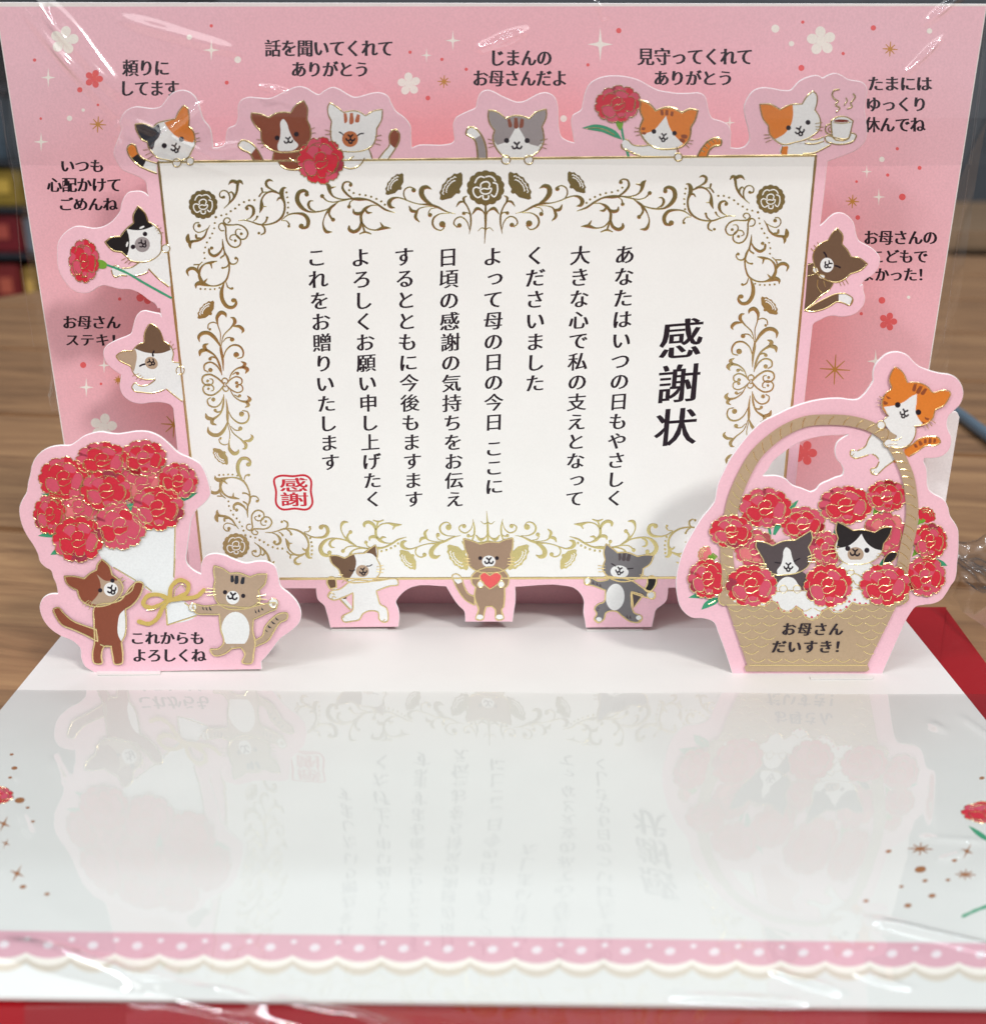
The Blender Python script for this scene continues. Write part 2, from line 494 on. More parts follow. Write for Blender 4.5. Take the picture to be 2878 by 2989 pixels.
# ------------------------------------------------------------------ flowers
TONES = {'deep': ('red', 'rose', 'red'), 'mid': ('rose', 'rose', 'red'), 'light': ('rose', 'salmon', 'rose'), 'alt': ('rose', 'red', 'red')}
def zig(pts, amp, n=4):
    c = cr_curve([(p[0], p[1], False) for p in pts], False, n)
    out = []
    for i, q in enumerate(c):
        k = amp * (1 if i % 2 else -.6) * (0 if i in (0, len(c)-1) else 1)
        out.append((q[0]+random.uniform(-.3, .3)*amp, q[1]+k))
    return out
def carnation(fr, cx, cy, rx, ry, plane, parent, level, ang=0, tone='deep', seed=0, w=15, name='printed_carnation', side=False):
    rnd = random.Random(seed * 31 + 5)
    rx *= 1.11; ry *= 1.11; w *= .66
    pr = Print(plane, level)
    A, Bc, Cc = TONES[tone]
    a = math.radians(ang); ca, sa = math.cos(a), math.sin(a)
    T = lambda p: (cx + rx*(p[0]*ca) - ry*(p[1]*sa), cy + rx*(p[0]*sa) + ry*(p[1]*ca))
    M = lambda ps: [T(p) for p in ps]
    rim = []
    nl = 11
    for i in range(nl):
        for k in range(7):
            t = 2*math.pi*(i + k/7)/nl
            lobe = 0.90 + 0.10*math.sin(math.pi*k/7)**.5 + (0.025 if k % 2 else -0.01) + rnd.uniform(-.012, .012)
            rim.append((lobe*math.cos(t), lobe*math.sin(t)))
    R = M(rim)
    pr.poly([[fp(fr, *q) for q in R]], A)
    # differently coloured rim petals
    for k in range(5):
        i0 = rnd.randrange(nl)
        seg = rim[i0*7:i0*7+10] or rim[:10]
        pp = M([(x*.97, y*.97) for x, y in seg] + [(x*.62, y*.62) for x, y in seg[::-1]])
        pr.poly([[fp(fr, *q) for q in pp]], Bc, up=0)
    pr.lv += 1
    petals = {
        'L': [(-.30, .02), (-.50, -.04), (-.70, .03), (-.70, .36), (-.50, .64), (-.22, .60), (-.16, .46), (-.2, .2)],
        'R': [(.50, -.30), (.68, -.24), (.76, -.06), (.73, .24), (.54, .54), (.30, .42), (.30, .1)],
        'TL': [(-.60, -.36), (-.52, -.52), (-.32, -.66), (-.12, -.60), (-.10, -.35), (-.3, -.1)],
        'TR': [(-.05, -.56), (.06, -.71), (.32, -.66), (.52, -.44), (.42, -.24), (.1, -.30)],
        'B': [(-.12, .55), (-.07, .71), (.22, .69), (.24, .56), (.05, .48)],
    }
    cols = [Bc, Bc, A if tone == 'deep' else Cc, Cc, Bc]
    rnd.shuffle(cols)
    for (k, ps), c in zip(petals.items(), cols):
        pr.poly([[fp(fr, *q) for q in M(ps)]], c, up=1)
    ctr = [(-.25, .16), (-.10, .03), (.1, .05), (.32, -.02), (.26, .2), (.0, .37), (-.18, .33)]
    pr.poly([[fp(fr, *q) for q in M(ctr)]], Cc)
    cap = [(-.25, 0), (-.28, -.12), (-.12, -.33), (.15, -.33), (.22, -.2), (.15, -.04)]
    pr.poly([[fp(fr, *q) for q in M(cap)]], A)
    sc = FR[fr][2]
    def st(ps, ww=w, cl=False):
        q = [fp(fr, *p) for p in (zig(M(ps), 0.018*rx) if not cl else M(ps))]
        pr.strip(q, [ww/sc*rnd.uniform(.75, 1.2) for _ in q], 'foil', raised=4.5e-5, closed=cl)
    st(rim, w*1.1, True)
    for k in range(5):
        t0 = rnd.uniform(0, 6.28) if k > 2 else (k*2.1 + rnd.uniform(-.3, .3))
        rr = rnd.uniform(.70, .80)
        st([(rr*math.cos(t0 + .16*i), rr*math.sin(t0 + .16*i)) for i in range(4)], w*.85)
    pr.lv += 1
    st(petals['L'][:7]); st(petals['R'][:6]); st(petals['TL'][:4]); st(petals['TR'][:4]); st(petals['B'][:4])
    st(cap); st(ctr, w, True)
    if side: st([(.15, -.65), (.6, -.3)], w)
    return pr.build(name, parent), pr.lv + 1

def bud(fr, cx, cy, r, ang, pr, col='red', col2='rose', w=14, solid=None, line='foil', calyx='lime'):
    a = math.radians(ang); ca, sa = math.cos(a), math.sin(a)
    kx, ky = (1.18, .74) if solid else (1.0, 1.0)
    T = lambda p: (cx + r*(p[0]*kx*ca - p[1]*ky*sa), cy + r*(p[0]*kx*sa + p[1]*ky*ca))
    fan = [(.55, .80), (0, .92), (-.55, .80)]
    for i in range(13):
        t = math.radians(188 + 164*i/12)
        k = 1.0 if i % 2 else .9
        fan.append((k*1.15*math.cos(t), .35 + k*1.15*math.sin(t)))
    pr.poly([[fp(fr, *T(p)) for p in fan]], solid or col)
    if calyx: pr.poly([[fp(fr, *T(p)) for p in [(-.25, .62), (.25, .62), (.12, 1.1), (-.05, 1.15)]]], solid or calyx)
    for k, off in ((.80, 0), (.55, .06)):
        for h in (0, 1):
            q = []
            for i in range(7):
                t = math.radians(212 + 58*h + 52*i/6)
                kk = k*(1.0 if i % 2 else .9)
                q.append(fp(fr, *T((kk*1.1*math.cos(t), .35 + kk*1.1*math.sin(t)))))
            pr.strip(q, [w/FR[fr][2]]*len(q), line, raised=4.5e-5 if line.startswith('foil') else 0)
    if not solid:
        q = [fp(fr, *T(p)) for p in fan[3:]]
        pr.strip(q, [w/FR[fr][2]]*len(q), 'foil', raised=4.5e-5)
    pr.lv += 1

# ================================================================== the table, the shop behind it
def wood_mat():
    m = bpy.data.materials.new('wood')
    n, l, p = nodes_of(m)
    tc = n.new('ShaderNodeTexCoord')
    mp = n.new('ShaderNodeMapping'); mp.inputs['Scale'].default_value = (9, 70, 9)
    mp.inputs['Rotation'].default_value = (0, 0, math.radians(0))
    l.new(tc.outputs['Object'], mp.inputs[0])
    a = n.new('ShaderNodeTexNoise'); a.inputs['Scale'].default_value = 1.4; a.inputs['Detail'].default_value = 9; a.inputs['Roughness'].default_value = .62
    a.inputs['Distortion'].default_value = 1.2
    l.new(mp.outputs[0], a.inputs['Vector'])
    oi = n.new('ShaderNodeObjectInfo')
    av = n.new('ShaderNodeMath'); av.operation = 'MULTIPLY_ADD'; av.inputs[1].default_value = 0.12; av.inputs[2].default_value = -0.06
    l.new(oi.outputs['Random'], av.inputs[0])
    sm = n.new('ShaderNodeMath'); sm.operation = 'ADD'
    l.new(a.outputs['Fac'], sm.inputs[0]); l.new(av.outputs[0], sm.inputs[1])
    cr = n.new('ShaderNodeValToRGB')
    e = cr.color_ramp.elements
    e[0].position = .3; e[0].color = (*srgb(112, 82, 56), 1)
    e[1].position = .72; e[1].color = (*srgb(166, 128, 90), 1)
    q = e.new(.5); q.color = (*srgb(142, 106, 74), 1)
    l.new(sm.outputs[0], cr.inputs[0]); l.new(cr.outputs[0], p.inputs['Base Color'])
    p.inputs['Roughness'].default_value = .42
    bp = n.new('ShaderNodeBump'); bp.inputs['Strength'].default_value = .25; bp.inputs['Distance'].default_value = .0004
    l.new(a.outputs['Fac'], bp.inputs['Height']); l.new(bp.outputs[0], p.inputs['Normal'])
    return m
WOOD = wood_mat()
TZ = -0.0030
def box_mesh(name, x0, x1, y0, y1, z0, z1, bev=0.0):
    bm = bmesh.new()
    bmesh.ops.create_cube(bm, size=1)
    for v in bm.verts:
        v.co = Vector(((x0+x1)/2 + v.co.x*(x1-x0), (y0+y1)/2 + v.co.y*(y1-y0), (z0+z1)/2 + v.co.z*(z1-z0)))
    if bev: bmesh.ops.bevel(bm, geom=bm.edges[:], offset=bev, segments=2, affect='EDGES')
    me = bpy.data.meshes.new(name); bm.to_mesh(me); bm.free()
    return me
_ta, _tb = Plane((0, 0, TZ), (0, 0, 1)).w(0, 868), Plane((0, 0, TZ), (0, 0, 1)).w(2878, 400)
def clip_far(me, inset=0.0):
    rot = Matrix.Rotation(-TROT, 4, 'Z')
    a, b = rot @ (_ta - Vector((0, .1, TZ))), rot @ (_tb - Vector((0, .1, TZ)))
    nn = Vector((-(b-a).y, (b-a).x, 0)).normalized()
    bm = bmesh.new(); bm.from_mesh(me)
    bmesh.ops.bisect_plane(bm, geom=bm.verts[:]+bm.edges[:]+bm.faces[:], plane_co=a - nn*inset, plane_no=nn, clear_outer=True)
    bmesh.ops.holes_fill(bm, edges=bm.edges[:])
    bm.to_mesh(me); bm.free()
    return len(me.vertices)
TROT = math.radians(-9)
table = thing('wooden_table', 'brown wooden table under the pop-up card', 'table', (0, 0.1, TZ))
TROT = math.radians(-9)
table.rotation_euler = (0, 0, TROT)
pw = 0.118
for i in range(-3, 6):
    y0 = i*pw - 0.062
    me = box_mesh('plank', -1.0, 1.15, y0, y0 + pw - 0.0022, -0.02, 0.0, 0.0012)
    me.materials.append(WOOD)
    if not clip_far(me): continue
    o = link('plank', me, table)
me = box_mesh('underside', -0.99, 1.14, -3*pw - .05, 5*pw + .04, -0.045, -0.021); me.materials.append(WOOD); clip_far(me, .01)
link('underside', me, table)
for sx in (-0.9, 1.05):
    for sy in (-.36, .02):
        me = box_mesh('leg', sx-.03, sx+.03, sy-.03, sy+.03, -0.70, -0.046, .002); me.materials.append(WOOD); link('leg', me, table)

def plain(name, col, rough=.6):
    m = bpy.data.materials.new(name); n, l, p = nodes_of(m)
    tc = n.new('ShaderNodeTexCoord'); a = n.new('ShaderNodeTexNoise'); a.inputs['Scale'].default_value = 14
    l.new(tc.outputs['Object'], a.inputs['Vector'])
    mr = n.new('ShaderNodeMapRange'); mr.inputs[3].default_value = .75; mr.inputs[4].default_value = 1.25
    l.new(a.outputs['Fac'], mr.inputs[0])
    vm = n.new('ShaderNodeVectorMath'); vm.operation = 'SCALE'; vm.inputs[0].default_value = srgb(*col)
    l.new(mr.outputs[0], vm.inputs['Scale']); l.new(vm.outputs[0], p.inputs['Base Color'])
    p.inputs['Roughness'].default_value = rough
    return m
fl_me = box_mesh('floor', -6, 6, -4, 8, -0.75, -0.71); fl_me.materials.append(plain('floor_grey', (70, 66, 64)))
floor = link('floor', fl_me); floor['kind'] = 'structure'

# the far shelf and its packages (out of focus at the left edge)
def ray_at(x, y, Y):
    d = CF*CAM_F + CR*(x-CX) - CU*(y-CY)
    t = (Y - CAM_P.y)/d.y
    return CAM_P + d*t
SY = 1.15
shelf = thing('display_shelf', 'dark shop display shelf far behind the card at the left', 'shelf', (-1.2, SY, -.7))
dk = plain('shelf_dark', (38, 42, 50))
def part_box(name, parent, x0, x1, y0, y1, z0, z1, mat, bev=.004, label=None):
    L = parent.location
    me = box_mesh(name, x0-L.x, x1-L.x, y0-L.y, y1-L.y, z0-L.z, z1-L.z, bev); me.materials.append(mat)
    return link(name, me, parent, label)
xl = ray_at(-700, 300, SY).x; xr = ray_at(420, 300, SY).x
zat = lambda y: ray_at(40, y, SY).z
part_box('back_board', shelf, xl, xr, SY+.32, SY+.34, -.7, .75, dk)
ZS = [zat(905), zat(742), zat(606), zat(470), zat(250), zat(20)]
for z in ZS + [-.55]:
    part_box('shelf_board', shelf, xl, xr, SY, SY+.318, z-.006, z, dk)
for x in (xl-.02, xr):
    part_box('side_board', shelf, x, x+.018, SY, SY+.34, -.7, .75, dk)
pk = [  # photo x0, x1, row, height in photo pixels, colour, label
    (-330, -90, 3, 180, (44, 54, 62), 'dark slate package at the outer end of the top row'),
    (-80, 50, 3, 190, (58, 74, 86), 'slate blue package in the top row'),
    (58, 170, 3, 170, (40, 48, 56), 'charcoal package in the top row'),
    (-330, -60, 2, 112, (92, 84, 50), 'olive package at the outer end of the second row'),
    (-52, 84, 2, 108, (136, 112, 40), 'mustard yellow package in the second row'),
    (92, 190, 2, 100, (60, 60, 54), 'dark olive package in the second row'),
    (-330, -70, 1, 112, (96, 30, 38), 'maroon package at the outer end of the third row'),
    (-62, 62, 1, 116, (110, 26, 34), 'dark red package in the third row'),
    (68, 180, 1, 104, (92, 108, 124), 'grey blue package in the third row'),
    (-330, -50, 0, 130, (70, 92, 120), 'blue package at the outer end of the bottom row'),
    (-42, 40, 0, 128, (122, 40, 40), 'brick red package in the bottom row'),
    (46, 92, 0, 120, (150, 120, 60), 'ochre package in the bottom row'),
    (98, 200, 0, 128, (56, 78, 82), 'teal package in the bottom row')]
for i, (a, b, row, hp, c, lab) in enumerate(pk):
    xa, xb = ray_at(a, 500, SY+.03).x, ray_at(b, 500, SY+.03).x
    z = ZS[row]; h = hp*.00041
    t = thing('package', 'blurred ' + lab, 'package', ((xa+xb)/2, SY+.03, z))
    m = plain('pack_%d' % i, c, .35)
    part_box('box', t, xa, xb, SY+.01, SY+.09, z+.0005, z+h, m, .003)
    m2 = plain('packlabel_%d' % i, (min(255, c[0]+60), min(255, c[1]+50), min(255, c[2]+30)), .4)
    part_box('front_label', t, xa+(xb-xa)*.25, xa+(xb-xa)*.7, SY+.008, SY+.0099, z+h*.35, z+h*.7, m2, 0)

# shop wall behind, seen blurred at both upper corners
wl_me = box_mesh('wall', -5, 5, 3.4, 3.5, -.71, 2.6); wl_me.materials.append(plain('wall_grey', (96, 100, 106), .8))
wall = link('wall', wl_me); wall['label'] = 'dim grey shop wall beyond the table'; wall['kind'] = 'structure'
ck = thing('counter_cabinet', 'blurred brown wooden cabinet behind the card at the right', 'cabinet', (.95, 1.3, -.7))
wc = plain('cabinet_wood', (122, 96, 72), .5)
part_box('cabinet_body', ck, .52, 1.6, 1.25, 1.7, -.7, -.06, wc, .004)
part_box('cabinet_top', ck, .50, 1.63, 1.22, 1.72, -.059, -.035, plain('cabinet_top', (138, 112, 86), .5), .004)
sb = thing('blue_sign_post', 'blurred dark blue upright post behind the card at the upper right', 'post', (.47, .62, -.7))
part_box('post', sb, .452, .474, .60, .62, -.70, .30, plain('post_blue', (30, 44, 66), .5), .002)
part_box('post_foot', sb, .40, .53, .55, .67, -.71, -.70, plain('post_foot', (40, 44, 50), .5), 0)

cord = thing('table_cord', 'blue-grey cord lying across the table at the right edge', 'cord', (.1, .05, TZ))
_tp = Plane((0, 0, TZ), (0, 0, 1))
_cp = [_tp.w(*q) for q in ((2660, 1150), (2795, 1226), (2850, 1268), (2960, 1350), (3100, 1440))]
_V, _F = [], []
_cc = cr_curve([(p.x, p.y, False) for p in _cp], False, 8)
for _i, _a in enumerate(_cc):
    _b = _cc[min(_i+1, len(_cc)-1)]; _p = _cc[max(_i-1, 0)]
    _d = Vector((_b[0]-_p[0], _b[1]-_p[1], 0)).normalized(); _n2 = Vector((-_d.y, _d.x, 0))
    for _k in range(10):
        _t = 2*math.pi*_k/10
        _V.append(Vector((_a[0], _a[1], TZ + .0024)) + _n2*.0022*math.cos(_t) + Vector((0, 0, .0022*math.sin(_t))) - cord.location)
for _i in range(len(_cc)-1):
    for _k in range(10):
        _F.append((_i*10+_k, _i*10+(_k+1) % 10, (_i+1)*10+(_k+1) % 10, (_i+1)*10+_k))
mesh_obj('cord_body', _V, _F, plain('cord_blue', (88, 104, 118), .5), cord, smooth=True)

# red envelope under the card
env = thing('red_envelope', 'glossy red paper envelope lying under the card', 'envelope', (0.0, -0.07, -0.0026))
def red_mat():
    m = bpy.data.materials.new('red_paper'); n, l, p = nodes_of(m)
    p.inputs['Base Color'].default_value = (*srgb(146, 6, 18), 1)
    p.inputs['Roughness'].default_value = .5; p.inputs['Specular IOR Level'].default_value = .3
    tc = n.new('ShaderNodeTexCoord'); a = n.new('ShaderNodeTexNoise'); a.inputs['Scale'].default_value = 900; a.inputs['Detail'].default_value = 4
    l.new(tc.outputs['Object'], a.inputs['Vector'])
    bp = n.new('ShaderNodeBump'); bp.inputs['Strength'].default_value = .2; bp.inputs['Distance'].default_value = .0001
    l.new(a.outputs['Fac'], bp.inputs['Height']); l.new(bp.outputs[0], p.inputs['Normal'])
    return m
RED = red_mat()
EP = Plane((0, 0, -0.0009), (0, 0, 1))
e_tr = EP.w(2758, 1772); e_r = EP.w(2878, 1936)
ed = (e_r - e_tr).normalized()
e_br = e_tr + ed * 0.185
e_tl = EP.w(2665, 1773); ew = (e_tl - e_tr).normalized()
ew = Vector((-1, 0.0, 0))
e_tl = e_tr + ew*0.178; e_bl = e_br + ew*0.178
def slab(name, pts, z0, z1, mat, parent, label=None):
    L = parent.location
    n = len(pts)
    V = [Vector((p.x, p.y, z1)) - L for p in pts] + [Vector((p.x, p.y, z0)) - L for p in pts]
    F = [tuple(range(n)), tuple(range(2*n-1, n-1, -1))] + [(i, n+i, n+(i+1) % n, (i+1) % n) for i in range(n)]
    o = mesh_obj(name, V, F, mat, parent, label)
    bm = bmesh.new(); bm.from_mesh(o.data); bmesh.ops.recalc_face_normals(bm, faces=bm.faces); bm.to_mesh(o.data); bm.free()
    return o
slab('envelope_body', [e_bl, e_br, e_tr, e_tl], -0.0026, -0.0009, RED, env)
# flap folded over along the far edge
slab('envelope_flap', [e_tr + ed*.030 + ew*.010, e_tr + ed*.001, e_tl + ed*.001, e_tl + ed*.030 - ew*.010], -0.0008, -0.0005, RED, env)

# ================================================================== the greeting card
card = thing('greeting_card', 'open pink pop-up thank-you card with cats, carnations and a gold framed certificate', 'greeting card')

# ---- base panel
b_fl, b_fr = FLOOR.w(0, 2912), FLOOR.w(2878, 2944)
sl = (b_fr.y - b_fl.y)/(b_fr.x - b_fl.x)
fy = lambda x: b_fl.y + (x - b_fl.x)*sl
base_m = paper('base_paper', srgb(212, 222, 224), .45, grain=.025)
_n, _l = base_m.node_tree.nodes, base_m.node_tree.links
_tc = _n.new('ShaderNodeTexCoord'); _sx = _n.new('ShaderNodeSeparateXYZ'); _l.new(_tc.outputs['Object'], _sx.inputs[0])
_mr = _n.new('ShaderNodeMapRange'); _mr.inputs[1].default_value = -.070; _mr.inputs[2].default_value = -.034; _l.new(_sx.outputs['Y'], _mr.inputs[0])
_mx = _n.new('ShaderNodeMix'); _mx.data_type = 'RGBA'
_mx.inputs['A'].default_value = (*srgb(222, 225, 221), 1); _mx.inputs['B'].default_value = (*srgb(220, 217, 213), 1)  # slightly cooler tone toward the front, warmer near the crease
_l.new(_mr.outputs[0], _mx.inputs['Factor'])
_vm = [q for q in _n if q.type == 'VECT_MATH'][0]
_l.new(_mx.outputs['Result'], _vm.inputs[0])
def base_panel():
    n = 24; V = []; F = []
    pts = [Vector((-HW, 0, 0)), Vector((HW, 0, 0)), Vector((HW, fy(HW), 0)), Vector((-HW, fy(-HW), 0))]
    bm = bmesh.new()
    for z in (0, -.00045):
        for p in pts: bm.verts.new((p.x, p.y, z))
    bm.verts.ensure_lookup_table(); v = bm.verts
    bm.faces.new((v[3], v[2], v[1], v[0])); bm.faces.new((v[4], v[5], v[6], v[7]))
    for i in range(4): bm.faces.new((v[i], v[(i+1) % 4], v[4+(i+1) % 4], v[4+i]))
    bmesh.ops.recalc_face_normals(bm, faces=bm.faces)
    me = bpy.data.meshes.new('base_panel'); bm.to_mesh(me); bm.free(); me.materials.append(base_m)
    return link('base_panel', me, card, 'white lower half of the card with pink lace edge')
base = base_panel()

# lace print along the front
pr = Print(FLOOR, 2)
def lerp(a, b, t): return a + (b-a)*t
K0, K1 = -12, 20
cre = lambda k: (983.5 + 129.6*k, 2791 + 1.35*k)
topy = lambda x: 2718.5 + x*0.0128
xa, xb = -620, 3560
def lace(drop, pad):
    pts = [(xa, topy(xa))] if drop is not None else []
    out = []
    for k in range(K0, K1):
        x0, y0 = cre(k)
        for i in range(8):
            t = i/8
            out.append((x0 + 129.6*t, y0 + 1.35*t + drop + pad*math.sin(math.pi*t)**.8))
    return out
def band(off, amp, mat, top=None):
    lo = lace(off, amp)
    lo = [p for p in lo if xa < p[0] < xb]
    hi = [(p[0], topy(p[0])) for p in lo] if top is None else top
    pr.poly([lo + hi[::-1]], mat)
band(30, 27, 'lacetan'); band(15, 22, 'cream'); band(0, 17, 'lacepink')
for k in range(K0, K1):
    x0, y0 = cre(k)
    if xa < x0 < xb - 130:
        pr.E('S', x0 + 65, y0 - 22, 15.5, 11, 'lacedot', -12, n=14); pr.lv -= 1
        pr.E('S', x0 + 4, y0 - 39, 9.5, 7, 'lacedot', -12, n=12); pr.lv -= 1
pr.build('lace_print', base)

def star4(pr, x, y, r, mat, sq=1.0, ang=0):
    a0 = math.radians(ang); q = []
    for i in range(32):
        t = 2*math.pi*i/32
        k = 1/(1 + 3.6*abs(math.sin(2*t))**1.0)
        rr = r*(k if i % 8 else 1.0)
        u, v = rr*.82*math.cos(t), rr*1.1*math.sin(t)
        q.append((x + u*math.cos(a0) - v*math.sin(a0), y + (u*math.sin(a0) + v*math.cos(a0))*sq))
    pr.poly([q], mat, up=0)
def aster(pr, x, y, r, mat, sq=1.0, w=3.4):
    for i in range(4):
        t = math.pi*i/4 + .06
        k = 1.0 if i % 2 == 0 else .86
        p = [(x - r*k*math.cos(t), y - sq*r*k*math.sin(t)), (x, y), (x + r*k*math.cos(t), y + sq*r*k*math.sin(t))]
        pr.strip(p, [w*.7, w*1.5, w*.7], mat, caps=False)
        pr.lv += 1
def blossom(pr, x, y, r, mat, sq=1.0, rot=0):
    for i in range(5):
        t = math.radians(-90 + 72*i + rot)
        pr.E('S', x + .62*r*math.cos(t), y + sq*.62*r*math.sin(t), .38*r, .35*r*sq, mat, math.degrees(t) if sq == 1 else 0, 20)
        pr.lv += 0
    pr.E('S', x, y, .36*r, .36*r*sq, mat, 0, 14)
for x, y, r in ((2686.5, 2479, 36), (2818, 2554, 30), (2960, 2500, 30), (-70, 2480, 34)):
    pr = Print(FLOOR, 2); aster(pr, x, y, r, 'bronze', .52, 3.6); pr.build('gold_asterisk_print', base)
pr = Print(FLOOR, 2)
for x, y, r in ((2823, 2486, 26), (11, 2406, 27), (17, 2463, 18), (50, 2551, 30), (-120, 2600, 26), (2950, 2620, 26)):
    pr = Print(FLOOR, 2); star4(pr, x, y, r, 'bronze', .9, 25); pr.build('gold_sparkle_print', base)
pr = Print(FLOOR, 2)
for x, y, r in ((2593.5, 2486, 9), (2686.5, 2539, 17), (2700, 2572, 8), (2631, 2589, 7), (2767, 2570, 7), (2720.6, 2616, 11), (2650, 2644.5, 11),
                (2527.7, 2631, 8), (2866, 2272, 8), (2786, 2513, 8), (34, 2203, 6), (42, 2243, 9), (29.5, 2270.6, 6), (57.6, 2337, 15),
                (81, 2358.6, 6), (96, 2399, 6), (67, 2590, 10), (137, 2611, 8)):
    pr = Print(FLOOR, 2); pr.E('S', x, y, r, r*.55, 'bronze', -8, 14); pr.build('gold_dot_print', base)
for cx, cy, rx, ry, sd in ((2892, 2372, 78, 30, 3), (-14, 2322, 48, 24, 4)):
    carnation('S', cx, cy, rx, ry, FLOOR, base, 3, tone='deep', seed=sd, w=2.0)
pr = Print(FLOOR, 2)
pr.P('S', '2826,2411! 2846,2420 2872,2436 2900,2462! 2878,2455 2848,2436', 'leaf')
pr.P('S', '2893,2396 2907,2396 2904,2440 2896,2440', 'lime')
pr.L('S', '2811,2676 2850,2658 2900,2640', 9, 'leaf')
pr.build('leaf_print', base)

# ---- back panel
bt = [BACK.w(-12, 12), BACK.w(2886, 5)]
def back_outline():
    P = []
    N = CR
    o = Vector((0, 0, 0)); up = Vector((0, -math.sin(AL), math.cos(AL)))
    q = [o + Vector((-HW, 0, 0)), Vector((HW, 0, 0)), Vector((HW, 0, 0)) + up*PHT, Vector((-HW, 0, 0)) + up*PHT]
    px = []
    for p in q:
        d = p - CAM_P; z = d.dot(CF)
        px.append((CX + CAM_F*d.dot(CR)/z, CY - CAM_F*d.dot(CU)/z))
    return px
bo = back_outline()
back = cardboard('back_panel', BACK, [bo], 'white2', card, label='pink upright back half of the card with captions and sparkles')
# pink printed area, a narrow unprinted strip stays along the top edge
pr = Print(BACK, 1)
def mixp(a, b, t): return (a[0]+(b[0]-a[0])*t, a[1]+(b[1]-a[1])*t)
in_bl, in_br = mixp(bo[0], bo[1], .0016), mixp(bo[1], bo[0], .0016)
pr.poly([[in_bl, in_br, mixp(mixp(bo[2], bo[1], .004), mixp(bo[3], bo[0], .004), .0012), mixp(mixp(bo[3], bo[0], .0075), mixp(bo[2], bo[1], .0075), .0012)]], 'back_print')
pr.build('pink_print', back)
for x, y, r in ((188, 116, 42), (1194, 244, 34), (2397, 118, 43), (302, 1246, 40)):
    q = Print(BACK, 3); blossom(q, x, y, r, 'cream', 1, 10 if x < 1000 else -5); q.build('white_blossom_print', back)
for x, y, r in ((274, 229, 27), (2592, 938, 27), (2349, 1322, 36), (425, 858, 30)):
    q = Print(BACK, 3); blossom(q, x, y, r, 'reddot', 1, 18); q.build('red_blossom_print', back)
for x, y, r in ((617, 145, 30), (141, 225, 27), (120, 413, 27), (1752, 128, 46), (1245, 160, 20), (1322, 117, 28), (2530, 500, 19),
                (2565, 574, 24), (2130, 357, 20), (304, 1066, 22), (252, 1130, 27), (2556, 1054, 32)):
    q = Print(BACK, 3); star4(q, x, y, r, 'cream'); q.build('white_sparkle_print', back)
for x, y, r in ((286, 362, 24), (1296, 237, 19), (2598, 142, 22), (2488, 587, 20), (2437, 1078, 44), (508, 1239, 38), (345, 1109, 13)):
    q = Print(BACK, 3); aster(q, x, y, r, 'goldink'); q.build('gold_asterisk_print', back)
for x, y, r in ((553, 107, 8), (694, 173, 10), (203, 344, 8), (243, 320, 5), (2263, 82, 12), (2310, 126, 8), (2713, 89, 8), (2574, 464, 8), (2652, 867, 5), (1645, 345, 10)):
    q = Print(BACK, 3); q.E('S', x, y, r, r, 'cream', n=14); q.build('white_dot_print', back)
for x, y, r in ((617, 74, 5), (101, 174, 5), (233, 261, 8), (662, 240, 6), (1197, 151, 5), (1290, 172, 5), (1361, 201, 5), (1249, 285, 7), (1806, 88, 8),
                (1716, 188, 5), (2343, 63, 5), (2549, 80, 8), (2461, 155, 5), (2339, 197, 9), (2619, 433, 5), (2684, 489, 6), (2591, 510, 5), (2500, 529, 4),
                (2633.6, 574, 10), (2503.6, 634, 7), (2574, 876, 10), (2513.7, 915, 5), (243, 1065, 9), (349.5, 872, 5), (408, 868, 10), (295, 1120, 4), (119, 345, 4), (286, 305, 4)):
    q = Print(BACK, 3); q.E('S', x, y, r, r, 'reddot', n=12); q.build('red_dot_print', back)
caps = [
    [('頼りに', 361, 493, 176, 220), ('してます', 351, 521, 236, 279)],
    [('話を聞いてくれて', 776, 1146, 118, 163), ('ありがとう', 852, 1076, 181, 223)],
    [('じまんの', 1431, 1609, 146, 191), ('お母さんだよ', 1382, 1654, 206, 250)],
    [('見守ってくれて', 1864, 2195, 142, 188), ('ありがとう', 1910, 2138, 207, 248)],
    [('たまには', 2535, 2718, 224, 264), ('ゆっくり', 2529, 2704, 284, 324), ('休んでね', 2526, 2698, 343, 384)],
    [('お母さんの', 2523, 2734, 674, 713), ('こどもで', 2542, 2706, 730, 767), ('よかった！', 2514, 2717, 783, 820)],
    [('いつも', 178, 302, 466, 502), ('心配かけて', 140, 352, 520, 559), ('ごめんね', 173, 341, 578, 614)],
    [('お母さん', 185, 350, 923, 959), ('ステキ！', 192, 362, 976, 1009)]]
for cp in caps: caption(BACK, back, cp)

